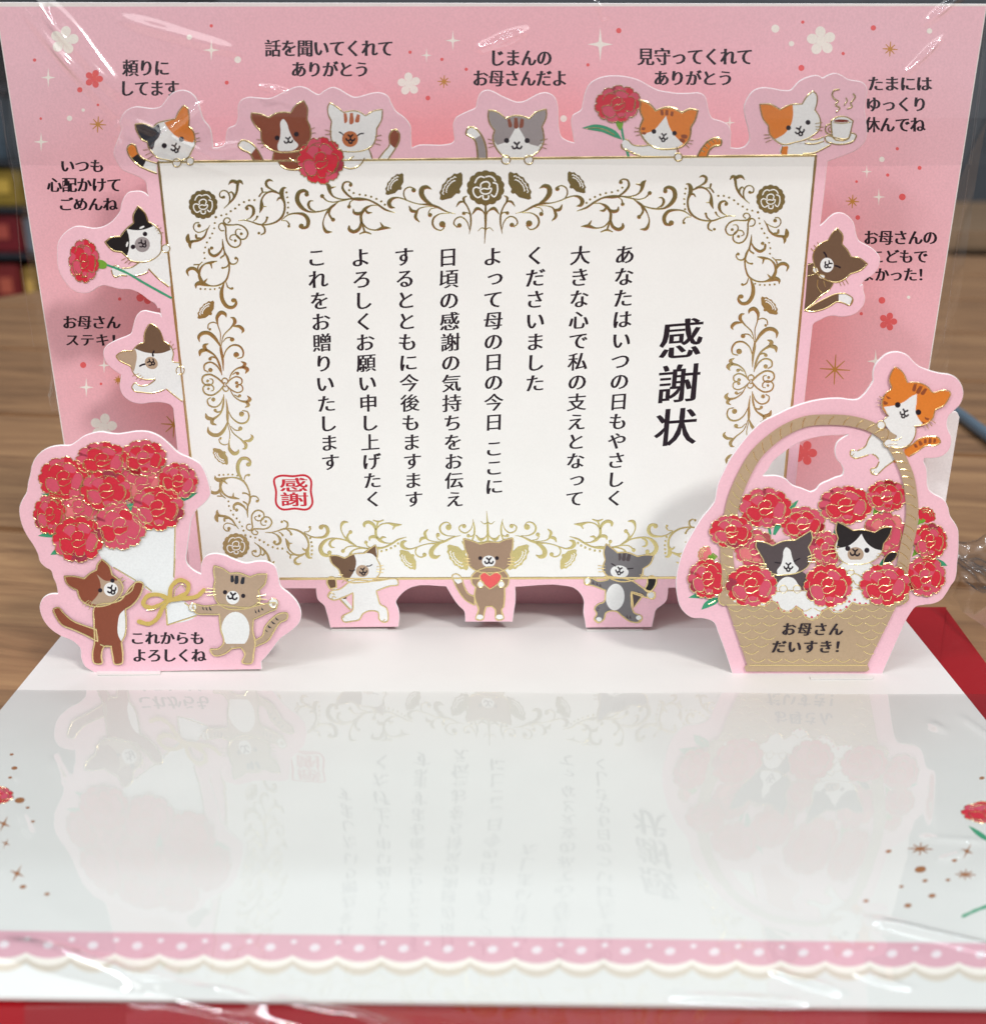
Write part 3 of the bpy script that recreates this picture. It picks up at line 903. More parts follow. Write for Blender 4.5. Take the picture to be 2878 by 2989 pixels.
# ---- certificate pop-up
cert_out = outline(
    ('S', '560,1718! 506,1196!'),
    ('F7', '1330,1840! 1290,1790 1200,1750 1080,1735 950,1740 780,1760 660,1745 560,1700 470,1620 420,1520 410,1430 425,1320 435,1262! 340,1200 240,1120 170,1040 130,930 135,830 180,760 260,705 400,640 540,585 600,550 630,460 660,340 700,240 770,170 840,152 930,170 1020,190 1110,215 1130,260! 1115,200 1090,110'),
    ('F6', '1520,1698 1480,1640 1400,1590 1280,1500 1150,1440 980,1430 860,1400 770,1380 680,1410 600,1465 500,1490 400,1475 310,1420 220,1310 160,1200 130,1080 125,950 135,800 180,710 270,620 360,570 450,562 550,580 650,590 750,570 860,510 940,430 990,360 1010,260 1050,160 1110,95 1180,80 1320,95 1385,148! 1365,80'),
    ('F1', '590,1415 520,1360 400,1310 260,1240 200,1150 150,1040 180,900 230,770 255,690 235,600 265,500 340,420 450,378 580,390 700,400 800,370 860,300 940,200 1020,160 1110,150 1200,180 1270,240 1310,320 1345,430 1390,560 1470,660 1500,760 1510,860 1520,945! 1600,935 1680,895 1695,800'),
    ('F2', '20,465 90,430 112,370 115,250 140,200 200,172 300,175 420,180 500,145 600,95 690,68 760,82 830,125 875,145 930,110 1010,75 1070,92 1150,140 1220,170 1300,155 1400,128 1480,130 1535,160 1570,230 1610,300 1700,370 1750,440 1757,540 1762,655! 1830,625 1887,622'),
    ('F3', '100,900 180,880 212,850 210,740 205,600 240,530 330,475 430,430 495,402 505,395 530,300 570,200 630,155 690,148 760,170 850,220 960,270 1080,312 1170,305 1280,250 1390,195 1480,182 1560,210 1610,260 1640,350 1650,500 1660,680 1700,800 1770,845'),
    ('F4', '125,728! 105,620 92,510 105,460 190,400 205,340 230,230 270,150 350,95 450,68 560,66 660,80 760,110 860,165 940,205 1040,225 1130,238 1250,238 1370,240 1405,265 1430,340 1450,430 1475,480 1560,510 1630,545 1660,600 1660,700 1660,775! 1740,780 1800,760'),
    ('F5', '190,860 180,720 140,560 130,460 170,350 250,255 350,222 470,232 600,255 690,250 740,200 800,140 890,98 1040,85 1065,105 1130,75 1230,50 1300,75 1370,120 1470,140 1550,160 1600,220 1605,300 1580,380 1575,480 1590,600 1600,700 1605,780 1570,880 1480,970 1350,1030 1210,1080 1130,1110!'),
    ('F8', '635,0 595,305! 660,250 740,170 810,120 890,103 970,120 1040,170 1100,240 1130,330 1150,440 1190,530 1270,580 1380,640 1460,710 1510,790 1510,870 1475,970 1400,1060 1290,1130 1210,1225! 1245,1200 1260,1300 1285,1400 1270,1500 1210,1590 1120,1660 1000,1695 900,1700 800,1685 700,1700 600,1750 490,1815 480,1840!'),
    ('S', '2290,1712!'),
    ('G4', '1505,520! 1500,590 1490,630 1450,670 1400,710 1385,770 1365,858! 795,862! 790,820 775,740 775,620 740,560 690,520 630,505 190,512! 190,640 175,740 165,812!'),
    ('G3', '1350,812! 1340,720 1290,670 1240,600 1210,550 1185,508! 890,515 850,535 800,575 765,620 755,640 775,700 785,770 775,855! 190,862! 175,800 150,710 140,680 80,620 65,525!'))
cert = cardboard('certificate_panel', CERT, [cert_out], 'pink', card, label='standing thank-you certificate panel with peeking cats and gold frame')

TL, TR, BL, BR = (462, 472), (2381.5, 453), (595, 1690), (2263, 1685.5)
def homog(src, dst):
    A, b = [], []
    for (x, y), (u, v) in zip(src, dst):
        A.append([x, y, 1, 0, 0, 0, -u*x, -u*y]); b.append(u)
        A.append([0, 0, 0, x, y, 1, -v*x, -v*y]); b.append(v)
    h = np.linalg.solve(np.array(A, float), np.array(b, float))
    return np.append(h, 1).reshape(3, 3)
Hm = homog([(0, 0), (1, 0), (0, 1), (1, 1)], [TL, TR, BL, BR]); Hi = np.linalg.inv(Hm)
def st2px(s, t):
    q = Hm @ np.array([s, t, 1.0]); return q[0]/q[2], q[1]/q[2]
def px2st(x, y):
    q = Hi @ np.array([x, y, 1.0]); return q[0]/q[2], q[1]/q[2]
pr = Print(CERT, 1)
pr.poly([[TL, TR, BR, BL]], 'cream')
MATS['cert_white'] = None
pr.mats[0] = paper('cert_white', srgb(242, 243, 239), grain=.025)
for a, b in ((TL, TR), (TR, BR), (BR, BL), (BL, TL)):
    n = 60
    pts = [mixp(a, b, i/n) for i in range(n+1)]
    pr.strip(pts, [random.uniform(6.6, 8.2)]*1 + [random.uniform(6.6, 8.4) for _ in range(n)], 'foil', raised=5e-5)
pr.build('certificate_sheet', cert, 'white certificate sheet inside a thin gold frame line')

# scrollwork: one quarter traced, the others mirrored in the certificate's own plane
def mirrored(x, y, fx, fy_):
    s, t = px2st(x, y)
    return st2px(1-s if fx else s, 1-t if fy_ else t)
SCROLL_A = """
552,520,8 620,455,16 665,400,26 700,330,26 712,240,32 | 720,225,34 690,205,40 640,198,36 605,235,10 | 690,215,30 745,198,36 775,232,10
590,490,8 615,440,14 615,370,18 590,325,16 545,308,14 500,340,14 505,385,16 540,395,24 @545,388,20
665,400,14 660,350,22 632,325,16 612,345,10
380,725,8 345,790,16 320,850,22 260,900,26 160,920,30 | 165,925,32 128,920,44 115,870,44 122,835,22 | 150,925,36 140,960,34 150,1000,12
350,765,8 300,795,12 240,810,12 195,780,12 185,735,14 210,698,14 250,695,14 @252,730,24
270,880,16 220,875,26 215,840,24
722,668,6 800,665,12 880,685,14 980,717,20 1080,715,18 1180,680,22 1245,620,26 1275,540,24 1272,450,26 1245,380,44 1240,320,50 1262,280,30 1295,275,8
800,665,6 870,630,16 905,570,34 890,505,30 840,488,22 808,515,18 @825,525,22
900,675,8 930,655,14 945,630,20 @948,622,15
1010,712,12 1050,680,20 1065,640,22 @1066,634,17
1000,720,14 1035,760,22 1035,815,20 995,838,14 @968,820,18
978,575,8 1000,500,44 1000,420,22 1045,350,18 1120,318,24 1220,348,18
1180,320,10 1110,290,18 1060,250,30 1055,205,30 1095,182,26 1135,198,8
970,380,18 1005,335,16 1070,325,10 | 1010,320,20 1000,280,24
1000,500,20 1058,500,8
1250,395,30 1205,400,22 1185,430,10
1240,660,8 1320,600,16 1420,582,22 1510,600,38 1558,670,44 1540,745,36 1485,760,26 @1475,735,32
1240,668,8 1300,675,12 1335,715,18 @1326,737,18
1885,470,8 1780,535,14 1680,562,18 1560,560,22 1470,500,46 1425,410,50 1450,330,46 1510,310,36 1550,330,30 @1540,355,28
1645,558,8 1580,525,26 1560,470,30 1580,435,20 1618,432,8
600,695,14 625,670,14 610,642,14 570,640,14 545,675,16 570,712,22 640,722,16 720,718,16 795,752,18 835,825,18 800,888,16 745,890,16 695,840,16 690,795,14 710,772,12 750,775,8 @757,828,19
548,790,14 520,790,14 490,760,14 492,720,14 530,700,18 565,740,18 572,820,18 590,920,18 635,975,18 690,990,18 740,960,18 748,905,16 710,850,14 665,838,14 630,855,14 622,890,12 650,905,10 @685,910,19
530,890,6 540,980,22 560,1050,16 595,1120,26 612,1200,20 605,1300,18 565,1395,22 480,1445,18 380,1450,18 310,1430,44 250,1420,50 215,1440,34 215,1480,8
540,970,8 500,1050,24 430,1092,34 378,1060,28 370,1010,24 @402,998,22
548,1010,10 552,1080,18 510,1115,20
600,1150,20 640,1190,18 695,1180,14 715,1135,14 695,1108,14 @692,1120,20
610,1180,12 585,1220,16 535,1240,18 @530,1235,14
465,1155,10 400,1170,30 320,1190,18 270,1240,24 252,1320,30 285,1410,44
245,1310,12 205,1250,36 150,1242,38 108,1275,30 125,1332,8
235,1290,14 240,1220,16 290,1165,10 | 190,1198,16 250,1195,14
390,1180,26 405,1240,8 | 300,1420,36 350,1365,8
575,1410,10 600,1470,16 640,1490,18 @648,1482,17
550,1420,14 520,1520,40 540,1640,44 600,1705,40 660,1705,36 695,1660,30 680,1612,26 @662,1625,28
"""
DOTS_A = '452,628,17 518,607,14 578,592,14 630,556,15 684,524,15 731,480,15 789,447,15 851,425,15 915,423,15 440,698,14 433,761,13 409,823,14 381,877,14 346,931,14 326,991,13 313,1055,13 319,1121,13 1298,331,15 1308,390,14 1318,453,14 1317,513,14 1310,575,15 269,1487,14 325,1490,13 385,1493,13 440,1490,13 497,1475,13'
SCROLL_B = """
40,205,8 72,235,44 85,290,34 120,345,18 200,378,14 320,375,14 | 95,255,24 150,242,8
0,345,20 60,400,12 120,412,12 200,400,14 320,375,12 @2,345,24
180,410,8 90,480,30 30,570,12 12,660,16 50,738,34 110,740,8
95,480,18 78,545,22 105,590,22 @122,605,24
320,375,20 400,378,36 500,385,20 600,430,20 700,495,20 800,528,6
340,372,14 270,320,24 226,250,24 242,200,20 290,188,16 325,205,16 @316,222,22
345,388,10 310,412,12 300,450,16 @298,462,22
640,450,8 540,450,14 470,490,34 432,550,28 435,640,30 | 460,510,20 400,540,36 352,525,28 345,488,10 | 475,490,18 505,528,26 550,527,8
435,640,26 405,710,34 345,738,36 300,710,34 300,675,18 | 438,640,18 470,735,20 | 415,762,12 470,742,20 540,762,12
440,640,18 500,700,14 590,720,16 680,695,36 755,698,8 | 675,690,32 642,636,8
1470,542,4 1380,520,14 1270,465,24 1190,440,26 1080,435,12 980,410,12 900,378,14 830,362,16 765,380,34 738,420,44 755,462,36 802,475,8
930,392,12 900,330,14 912,275,14 965,246,14 1010,260,14 @1010,280,26
1215,445,20 1130,380,44 1095,315,54 1105,262,50 1150,245,40 1205,270,8
1215,460,8 1120,467,10 1060,492,16 1040,530,28 1030,580,32 1072,630,10 | 1045,515,22 985,505,34 960,455,10
1260,475,8 1195,490,10 1172,530,10 @1190,553,25
1400,535,6 1290,545,12 1228,592,20 1220,660,20 1260,710,16 1320,720,12 1355,675,12 @1325,655,36
1622,762,4 1640,640,18 1632,540,18 1600,460,16 1562,405,20 | 1570,410,14 1520,410,24 1480,462,8 | 1565,410,24 1562,365,24 1595,345,8
1640,560,12 1605,530,12 1570,530,16 @1562,536,21
1627,725,5 1592,620,12 1530,575,14 1470,600,14 1452,650,14 1490,690,12 @1514,668,26
1800,570,8 1770,510,16 1710,482,34 1655,545,10
1802,712,16 1762,695,10 1718,732,4
"""
SPIKE_B = "1802,440,18 1802,570,26 1800,700,18 1790,868,4"
SCROLL_D = """
460,560,8 465,420,10 435,320,14 430,245,34 475,195,42 520,215,30 530,245,8
435,318,8 380,302,12 335,325,12 328,370,12 @350,380,16
475,560,8 500,450,12 590,352,18 625,295,36 610,258,28 578,250,8 | 615,345,16 680,352,34 715,395,28 702,422,6
492,520,6 535,475,12 580,470,12 @595,492,26
465,570,10 400,470,36 330,420,40 265,425,40 228,462,32 235,518,6
498,835,6 490,710,24 470,590,24 468,550,10
495,710,8 530,610,14 600,555,18 670,562,20 715,620,18 708,685,14 655,700,10 @640,660,32
482,882,8 455,770,22 400,665,18 310,605,30 | 300,605,40 290,560,38 332,538,8 | 310,605,30 245,625,40 238,670,12
430,705,10 380,685,18 350,695,20 @352,706,20
470,855,6 425,780,16 350,742,16 292,770,18 290,825,14 330,850,12 @356,828,25
505,985,16 425,912,18 340,876,18 275,900,18 265,950,16 300,990,16 350,998,14 385,965,14 375,930,12 348,925,8 @325,948,17
528,985,14 580,930,14 645,902,14 700,930,14 700,975,14 655,998,12 @645,970,20
548,968,12 540,930,12 508,918,14 485,940,14 495,970,12 520,968,12
560,942,8 592,862,14 650,812,16 720,795,32 | 715,800,30 735,760,34 695,735,8 | 725,795,34 762,825,40 742,865,8
600,878,8 640,852,14 @655,866,20
"""
def scroll(pr, txt, fr, mirrors, mat='foilflat'):
    lines = []
    for ln in txt.strip().split('\n'):
        blob = None
        if '@' in ln:
            ln, b = ln.split('@'); blob = tuple(float(q) for q in b.split(','))
        for part in ln.split('|'):
            lines.append((parse(part), blob)); blob = None
    for fx, fy_ in mirrors:
        for pts, blob in lines:
            sc = FR[fr][2]
            c = cr_curve(pts, False, 5) if len(pts) > 2 else [np.array([p[0], p[1], p[3]]) for p in pts]
            q = [mirrored(*fp(fr, a[0], a[1]), fx, fy_) for a in c]
            k = .92 if fy_ else 1.0
            ws = [(max(2.5, a[2])*1.08+2)/sc*k for a in c]
            pr.strip(q, ws, mat, raised=2.2e-5)
            if blob:
                x, y = mirrored(*fp(fr, blob[0], blob[1]), fx, fy_)
                r = blob[2]/sc*k
                disc(pr, x, y, r, mat)
def disc(pr, x, y, r, mat, n=14):
    k = pr.mi(mat); b = len(pr.v); off = pr.lv*STEP + 1e-5
    for rr, oo in ((1, 0), (.7, 2.4e-5)):
        for i in range(n):
            t = 2*math.pi*i/n
            pr.v.append(pr.pl.w(x + r*rr*math.cos(t), y + r*rr*math.sin(t), off+oo))
    for i in range(n):
        j = (i+1) % n
        pr.f.append((b+i, b+n+i, b+n+j, b+j)); pr.m.append(k)
    pr.f.append(tuple(b+2*n-1-i for i in range(n))); pr.m.append(k)
ALL4 = [(0, 0), (1, 0), (0, 1), (1, 1)]
for i, (fx, fy_) in enumerate(ALL4):
    pr = Print(CERT, 3)
    scroll(pr, SCROLL_A, 'A', [(fx, fy_)])
    scroll(pr, SCROLL_B, 'B', [(fx, fy_)])
    scroll(pr, SCROLL_D, 'D', [(fx, fy_)])
    for t in DOTS_A.split():
        x, y, r = (float(q) for q in t.split(','))
        X, Y = mirrored(*fp('A', x, y), fx, fy_); disc(pr, X, Y, r/4.1, 'foilflat', 8)
    for x, y in ((300, 280), (348, 312), (415, 328), (480, 337), (542, 353), (600, 377), (653, 404), (693, 440)):
        X, Y = mirrored(*fp('B', x, y), fx, fy_); disc(pr, X, Y, 14/3.77, 'foilflat', 8)
    if not fx: scroll(pr, SPIKE_B, 'B', [(0, fy_)])
    pr.build('scroll_ornament', cert)
# solid gold blossoms with the paper showing through as petal lines
def gold_rose(x, y, rx, ry, name='gold_carnation'):
    q = Print(CERT, 8)
    rim = []
    for i in range(14):
        for k in range(5):
            t = 2*math.pi*(i+k/5)/14
            l = .93 + .07*math.sin(math.pi*k/5)
            rim.append((x + rx*l*math.cos(t), y + ry*l*math.sin(t)))
    q.poly([rim], 'foilflat')
    for ps in ([(-.30, .02), (-.50, -.04), (-.62, .03), (-.60, .36), (-.40, .54), (-.22, .44)], [(.40, -.30), (.58, -.22), (.62, -.06), (.60, .24), (.44, .50), (.30, .38)],
               [(-.55, -.30), (-.42, -.55), (-.22, -.64), (-.08, -.58)], [(.0, -.62), (.22, -.66), (.45, -.5), (.5, -.4)], [(-.14, .42), (-.12, .60), (.14, .60), (.16, .44)],
               [(-.25, -.04), (-.26, -.18), (-.10, -.33), (.12, -.33), (.22, -.2), (.17, -.04)]):
        z = [(x + rx*a, y + ry*b) for a, b in ps]
        c = cr_curve([(a, b, False) for a, b in z], False, 4)
        q.strip([(a[0], a[1]) for a in c], [rx*.075]*len(c), 'cert_white')
    c = cr_curve([(x + rx*a, y + ry*b, False) for a, b in ((-.28, .14), (-.1, .03), (.1, .06), (.30, .02), (.24, .24), (.0, .34), (-.2, .28))], True, 4)
    q.strip([(a[0], a[1]) for a in c], [rx*.07]*len(c), 'cert_white', closed=True)
    q.build(name, cert)
for fx, fy_ in ALL4:
    x, y = mirrored(*fp('A', 300, 475), fx, fy_)
    gold_rose(x, y, 43 if not fy_ else 40, 43 if not fy_ else 37)
for fy_ in (0, 1):
    x, y = mirrored(*fp('B', 1802, 255), 0, fy_)
    gold_rose(x, y, 56, 52 if not fy_ else 46)
for fr, cx, cy, r, ang in (('B', 795, 210, 118, -52), ('B', 1418, 235, 150, -52), ('A', 330, 1735, 112, -48)):
    for fx, fy_ in ALL4:
        q = Print(CERT, 8)
        x, y = mirrored(*fp(fr, cx, cy), fx, fy_)
        a = ang
        if fx: a = -a
        if fy_: a = 180 - a
        bud('S', x, y, r/FR[fr][2]*(1 if not fy_ else .92), a, q, solid='foilflat', line='cert_white', w=3.0)
        q.build('gold_bud', cert)

# certificate lettering, upright columns evenly spaced in the sheet's own plane
wtop = (TR[0]-TL[0])
def column(txt, fr, a, b, em, bx=.034, by=.002, gap=None, name='brush_text_column'):
    q = Print(CERT, 3)
    s0, t0 = px2st(*fp(fr, *a)); s1, t1 = px2st(*fp(fr, *b))
    pos = []; k = 0.0
    for ch in txt:
        if ch == ' ': k += .35; continue
        pos.append((ch, k)); k += 1
    n = pos[-1][1]
    A = (CERT.w(*TR) - CERT.w(*TL)).length; B = (CERT.w(*BL) - CERT.w(*TL)).length
    for ch, k in pos:
        s, t = lerp(s0, s1, k/n), lerp(t0, t1, k/n)
        dx = dy = 0
        if ch in 'っ': dx, dy = .10, .08
        fn = lambda x, y: st2px(s + (x+dx)*em, t - (y+dy)*em*A/B)
        glyph_into(q, ch, fn, 'ink', bx, by, shear=0.03, rise=0.075)
    q.build(name, cert)
EM = 0.0315
column('あなたはいつの日もやさしく', 'T2', (880, 130), (808, 1852), EM)
column('大きな心で私の支えとなって', 'T2', (565, 135), (525, 1855), EM)
column('くださいました', 'T2', (248, 137), (245, 1038), EM)
column('よって母の日の今日 ここに', 'T1', (1400, 142), (1410, 1768), EM)
column('日頃の感謝の気持ちをお伝え', 'T1', (1083, 148), (1130, 1858), EM)
column('するとともに今後もますます', 'T1', (773, 145), (842, 1858), EM)
column('よろしくお願い申し上げたく', 'T1', (467, 150), (556, 1858), EM)
column('これをお贈りいたします', 'T1', (155, 150), (253, 1597), EM)
column('感謝状', 'T2', (1278, 728), (1240, 1352), .069, .030, .0, name='brush_title')
# red seal
q = Print(CERT, 3)
c = [(q0[0], q0[1]) for q0 in cr_curve(parse('852,470 880,456 1030,454 1180,456 1206,480 1214,610 1222,750 1195,782 1050,784 900,782 872,755 860,610'), True, 6)]
q.strip([fp('I', *p) for p in c], [6.2]*len(c), 'stampred', closed=True)
for ch, (x, y) in (('感', (1040, 545)), ('謝', (1045, 692))):
    cx, cy = fp('I', x, y)
    glyph_into(q, ch, lambda a, b: (cx + a*84 - b*2, cy - b*42), 'stampred', .02, .02)
q.build('red_seal', cert)

# ---- cats printed on the certificate panel
LV = 12
def cat(plane, lv=LV): return Print(plane, lv)
q = cat(CERT)
q.PO('F1', '345,1000 340,935 390,900 445,920 480,1020 530,1080 620,1122 745,1160! 745,1300! 620,1250 500,1190 410,1110 360,1050', 'black', 0)
q.P('F1', '345,1000 340,935 390,900 445,920 482,1030! 410,1082! 365,1050', 'orange')
q.P('F1', '600,1115! 745,1160! 745,1300! 556,1208!', 'white')
q.L('F1', '745,1160 620,1122 530,1075 480,1010 445,915 395,893 345,930 345,1010 405,1105 500,1192 620,1252 745,1300', 17)
hd = '445,618! 560,612 690,665! 745,610 850,575 1000,545! 1050,440 1110,362! 1165,400 1190,500 1185,650! 1245,715 1270,810 1270,900 1230,980 1180,1070 1050,1130 870,1110 750,1080 680,1010 635,950 612,868! 550,840 490,760 455,680'
q.P('F1', hd, 'white')
q.P('F1', '445,618! 560,612 690,665! 772,618! 798,720 770,800 722,860 705,930 685,972! 640,950 612,868! 550,840 490,760 455,680', 'navy')
q.P('F1', '850,595! 1000,548! 1050,440 1110,362! 1165,400 1190,500 1180,650! 1245,720 1268,820 1240,872! 1130,850 1040,808 960,740 890,660', 'orange')
q.O('F1', hd, 15)
q.P('F1', '760,1100! 1210,1060! 1230,1135! 790,1140!', 'white')
q.eyes('F1', 34, (848, 915), (1085, 825)); q.mouth('F1', 1000, 940, 52, -18, True)
q.paw('F1', 1020, 1152, 56, 16); q.paw('F1', 1205, 1128, 52, 16)
q.whisk('F1', 7, '560,975 620,968 / 590,1045 660,1010 / 620,1100 690,1050 / 1250,755 1320,740 / 1260,825 1335,805 / 1255,860 1345,850')
q.build('printed_cat', cert, 'calico cat with raised tail at the upper left corner of the certificate')

q = cat(CERT)
q.PO('F2', '115,620 150,585 220,600 290,660 350,770! 262,770! 225,705 150,668 118,645', 'brown')
q.P('F2', '115,620 150,585 220,600 283,652! 238,712! 150,668 118,645', 'white')
q.L('F2', '262,770 225,705 150,668 115,630 150,583 220,598 290,660 350,768', 13)
q.P('F2', '440,770! 455,690 560,650 700,640 790,640 735,830 700,862 620,868 540,830 490,770!', 'brown')
hd = '240,320! 330,332 402,366! 470,325 540,312 612,320! 660,250 737,203! 772,270 768,380! 800,460 800,560 770,620 740,660 640,690 480,690 400,655 345,600 330,495! 270,430 240,370'
q.PO('F2', hd, 'brown', 11)
q.P('F2', '520,400 542,378 570,405 600,490 640,570 686,630 650,668 560,682 495,672 488,640 512,560 518,480', 'white')
q.eyes('F2', 22, (485, 558), (668, 522)); q.mouth('F2', 592, 582, 34, -6)
q.whisk('F2', 11, '440,770 455,690 / 490,770 520,820 580,855 650,862 720,840 / 600,750 640,780 700,785')
q.whisk('F2', 5, '290,570 345,580 / 300,610 355,608 / 335,650 385,625 / 790,480 840,460 / 795,510 850,510')
q.build('printed_cat', cert, 'brown cat with a white blaze beside the carnation')

q = cat(CERT, 14)
q.P('F2', '1450,755! 1500,690 1550,630 1552,530 1575,490 1610,478 1642,510 1642,590 1600,670 1542,755!', 'white')
q.P('F2', '1562,620! 1556,520 1600,482 1640,520 1635,600 1600,655!', 'brown')
q.L('F2', '1450,755 1500,690 1550,630 1552,530 1575,490 1610,478 1642,510 1642,590 1600,670 1542,755', 12)
q.P('F2', '1000,600 1350,650 1380,700 1390,760! 1322,760 1290,800 1230,840 1160,850 1080,820 1050,700', 'white')
hd = '985,223! 1060,270 1115,315! 1180,302 1260,308 1325,347! 1400,302 1485,288! 1478,380 1430,470! 1422,560 1390,630 1320,672 1180,690 1070,670 1010,600 992,500 1002,400! 970,330 968,260'
q.PO('F2', hd, 'white', 10)
q.P('F2', '1115,320! 1145,325! 1147,405 1135,418', 'terra'); q.lv -= 1
q.P('F2', '1176,320! 1206,320! 1200,425 1186,430', 'terra'); q.lv -= 1
q.P('F2', '1243,330! 1273,340! 1252,412 1232,410', 'terra')
q.E('F2', 1178, 568, 76, 76, 'muzz')
q.lids('F2', 13, '1075,502 1095,512 1115,530', '1250,535 1275,518 1305,515'); q.mouth('F2', 1182, 560, 36, 0, True)
q.whisk('F2', 11, '1110,772 1160,766 1212,733 / 1110,830 1170,850 1240,835 1290,795 1315,750 / 1350,655 1372,700 1385,750')
q.whisk('F2', 5, '940,480 1005,500 / 945,525 1000,520 / 1415,545 1475,530 / 1415,575 1475,580 / 1405,605 1465,625')
q.build('printed_cat', cert, 'white cat with tan stripes and muzzle beside the carnation')
carnation('F2', 898, 772, 200, 200, CERT, cert, 26, tone='deep', seed=1, w=13)

q = cat(CERT)
q.P('F3', '375,730 420,665 490,665 570,740 630,850 660,970 665,1085! 540,1085! 530,960 500,840 440,790 385,760', 'grey')
q.P('F3', '380,730 425,668 480,668 582,770! 503,818! 430,787', 'white')
q.L('F3', '540,1085 530,960 500,840 440,790 380,755 385,710 425,663 490,668 570,740 630,850 660,970 665,1085', 20)
hd = '690,430! 780,440 930,542! 1010,508 1150,510 1250,542! 1350,450 1482,412! 1488,500 1425,655! 1445,740 1448,850 1410,950 1330,1030 1200,1085 1080,1088 930,1075 850,1020 780,920 748,800 772,705! 710,620 685,520'
q.P('F3', hd, 'white')
q.P('F3', '690,430! 780,440 930,542! 1000,510 1070,508! 1070,650! 1010,760 960,840 810,908! 765,850 750,780 775,705! 710,620 685,520', 'grey'); q.lv -= 1
q.P('F3', '1070,508! 1160,512 1250,542! 1350,450 1482,412! 1488,500 1428,655! 1445,760 1430,860 1372,925! 1240,880 1160,760 1100,660!', 'grey')
for t in ('948,550! 985,545! 1005,660 985,668', '1043,530! 1087,530! 1080,680 1060,682', '1130,540! 1177,550! 1150,668 1130,672'):
    q.P('F3', t, 'brown'); q.lv -= 1
q.lv += 1
q.O('F3', hd, 17)
q.P('F3', '870,1050! 1260,1050! 1260,1098! 870,1100!', 'white')
q.eyes('F3', 34, (938, 845), (1220, 845)); q.mouth('F3', 1080, 920, 56)
q.paw('F3', 928, 1108, 60, 18); q.paw('F3', 1242, 1112, 60, 18)
q.whisk('F3', 7, '680,820 760,845 / 685,880 765,888 / 690,940 770,918 / 1400,842 1500,820 / 1400,885 1490,895 / 1390,930 1490,955')
q.build('printed_cat', cert, 'grey and white cat with brown forehead stripes at the middle of the top')

q = cat(CERT)
q.L('F4', '585,570 605,680 655,862', 22, 'leaf'); q.lv += 1
q.P('F4', '198,580! 330,545 450,570 540,620 592,695! 520,672 400,622 280,600', 'leaf')
q.L('F4', '240,585 340,580 440,605 520,650', 8)
q.P('F4', '522,505! 607,500! 595,570 570,602 545,570', 'lime')
q.P('F4', '620,690! 650,700 680,740 860,752 900,740 1110,770 1130,830 1140,860! 780,855! 700,820 650,790 600,770 590,730', 'white')
hd = '770,308! 850,335 925,410! 1010,380 1090,385 1180,430! 1260,395 1337,408! 1312,500 1268,575! 1265,640 1240,710 1180,765 1060,790 930,780 860,745 800,680 765,600 800,490! 770,420 765,360'
q.P('F4', hd, 'orange')
q.P('F4', '1025,460! 1045,540 1090,630 1192,738! 1110,785 950,785 870,750 810,690 788,642! 900,605 970,530', 'white')
for t in ('968,405! 995,402! 995,455 980,457', '1020,402! 1046,405! 1040,457 1022,455', '1073,415! 1099,422! 1085,467 1070,460',
          '1170,655 1235,658 1232,678 1175,674', '1153,690 1212,702 1205,722 1158,708', '785,575! 820,580 818,595 785,600', '790,620! 830,630 825,642 790,640'):
    q.P('F4', t, 'rust'); q.lv -= 1
q.lv += 1
q.O('F4', hd, 14)
q.eyes('F4', 22, (905, 615), (1107, 632)); q.mouth('F4', 1000, 668, 34, 8, True)
q.L('F4', '585,740 590,775 650,805 700,830 770,855', 12); q.L('F4', '625,690 655,705 690,742 770,758 870,748', 11)
q.L('F4', '1130,770 1145,815', 12)
q.PO('F4', '1325,858! 1380,770 1450,700 1520,680 1565,700 1562,745 1500,757 1450,800 1430,858!', 'orange')
q.L('F4', '1335,855 1380,775 1450,702 1520,680 1567,702 1562,748 1500,760 1450,803 1430,855', 15)
q.whisk('F4', 9, '1370,800 1400,815 / 1405,760 1430,780 / 1435,725 1460,748 / 1475,700 1495,725 / 1520,690 1535,715')
q.paw('F4', 1145, 868, 38, 15)
q.whisk('F4', 6, '720,575 770,590 / 715,615 765,615 / 730,655 775,642 / 1240,700 1290,705 / 1230,725 1280,738 / 1215,740 1250,775')
q.build('printed_cat', cert, 'orange and white cat holding up a carnation')
carnation('F4', 550, 345, 205, 162, CERT, cert, 30, ang=-10, tone='deep', seed=2, w=14)

q = cat(CERT)
q.P('F5', '600,900 860,880 900,830 1000,842 1080,815 1090,870 1170,905 1080,960 960,1010 840,1020 560,1022! 560,960', 'white')
q.P('F5', '597,930! 655,928 650,980 648,1028! 572,1028!', 'orange')
hd = '318,422! 450,425 565,487! 680,430 825,420! 890,320 957,265! 998,310 1003,400 978,490! 1025,560 1047,650 1020,740 950,800 880,840 740,880 600,905 500,850 438,780 422,680! 360,600 330,500'
q.P('F5', hd, 'white')
q.P('F5', '318,422! 450,425 565,487! 680,430 712,428! 716,560 690,670 620,770 500,842! 440,780 422,680! 360,600 330,500', 'orange')
q.O('F5', hd, 14)
q.P('F5', '620,860! 850,850! 870,890! 640,900!', 'white')
q.eyes('F5', 28, (662, 705), (895, 640)); q.mouth('F5', 795, 738, 46, -16, True)
q.L('F5', '900,850 1000,845 1080,815', 14); q.L('F5', '860,893 960,900 1080,868', 14); q.L('F5', '840,1018 960,1010 1080,955 1165,910', 15); q.L('F5', '590,930 570,1000', 12)
q.PO('F5', '1100,815 1130,800 1190,815 1380,825 1410,770 1472,795 1450,852 1330,900 1180,890 1110,860', 'white', 14)
q.PO('F5', '1172,622! 1240,578 1360,578 1435,622! 1412,720 1382,832 1200,832 1178,720', 'white', 14)
q.E('F5', 1295, 622, 92, 18, 'coffee'); q.ring('F5', 1300, 625, 1, 1, 'coffee')
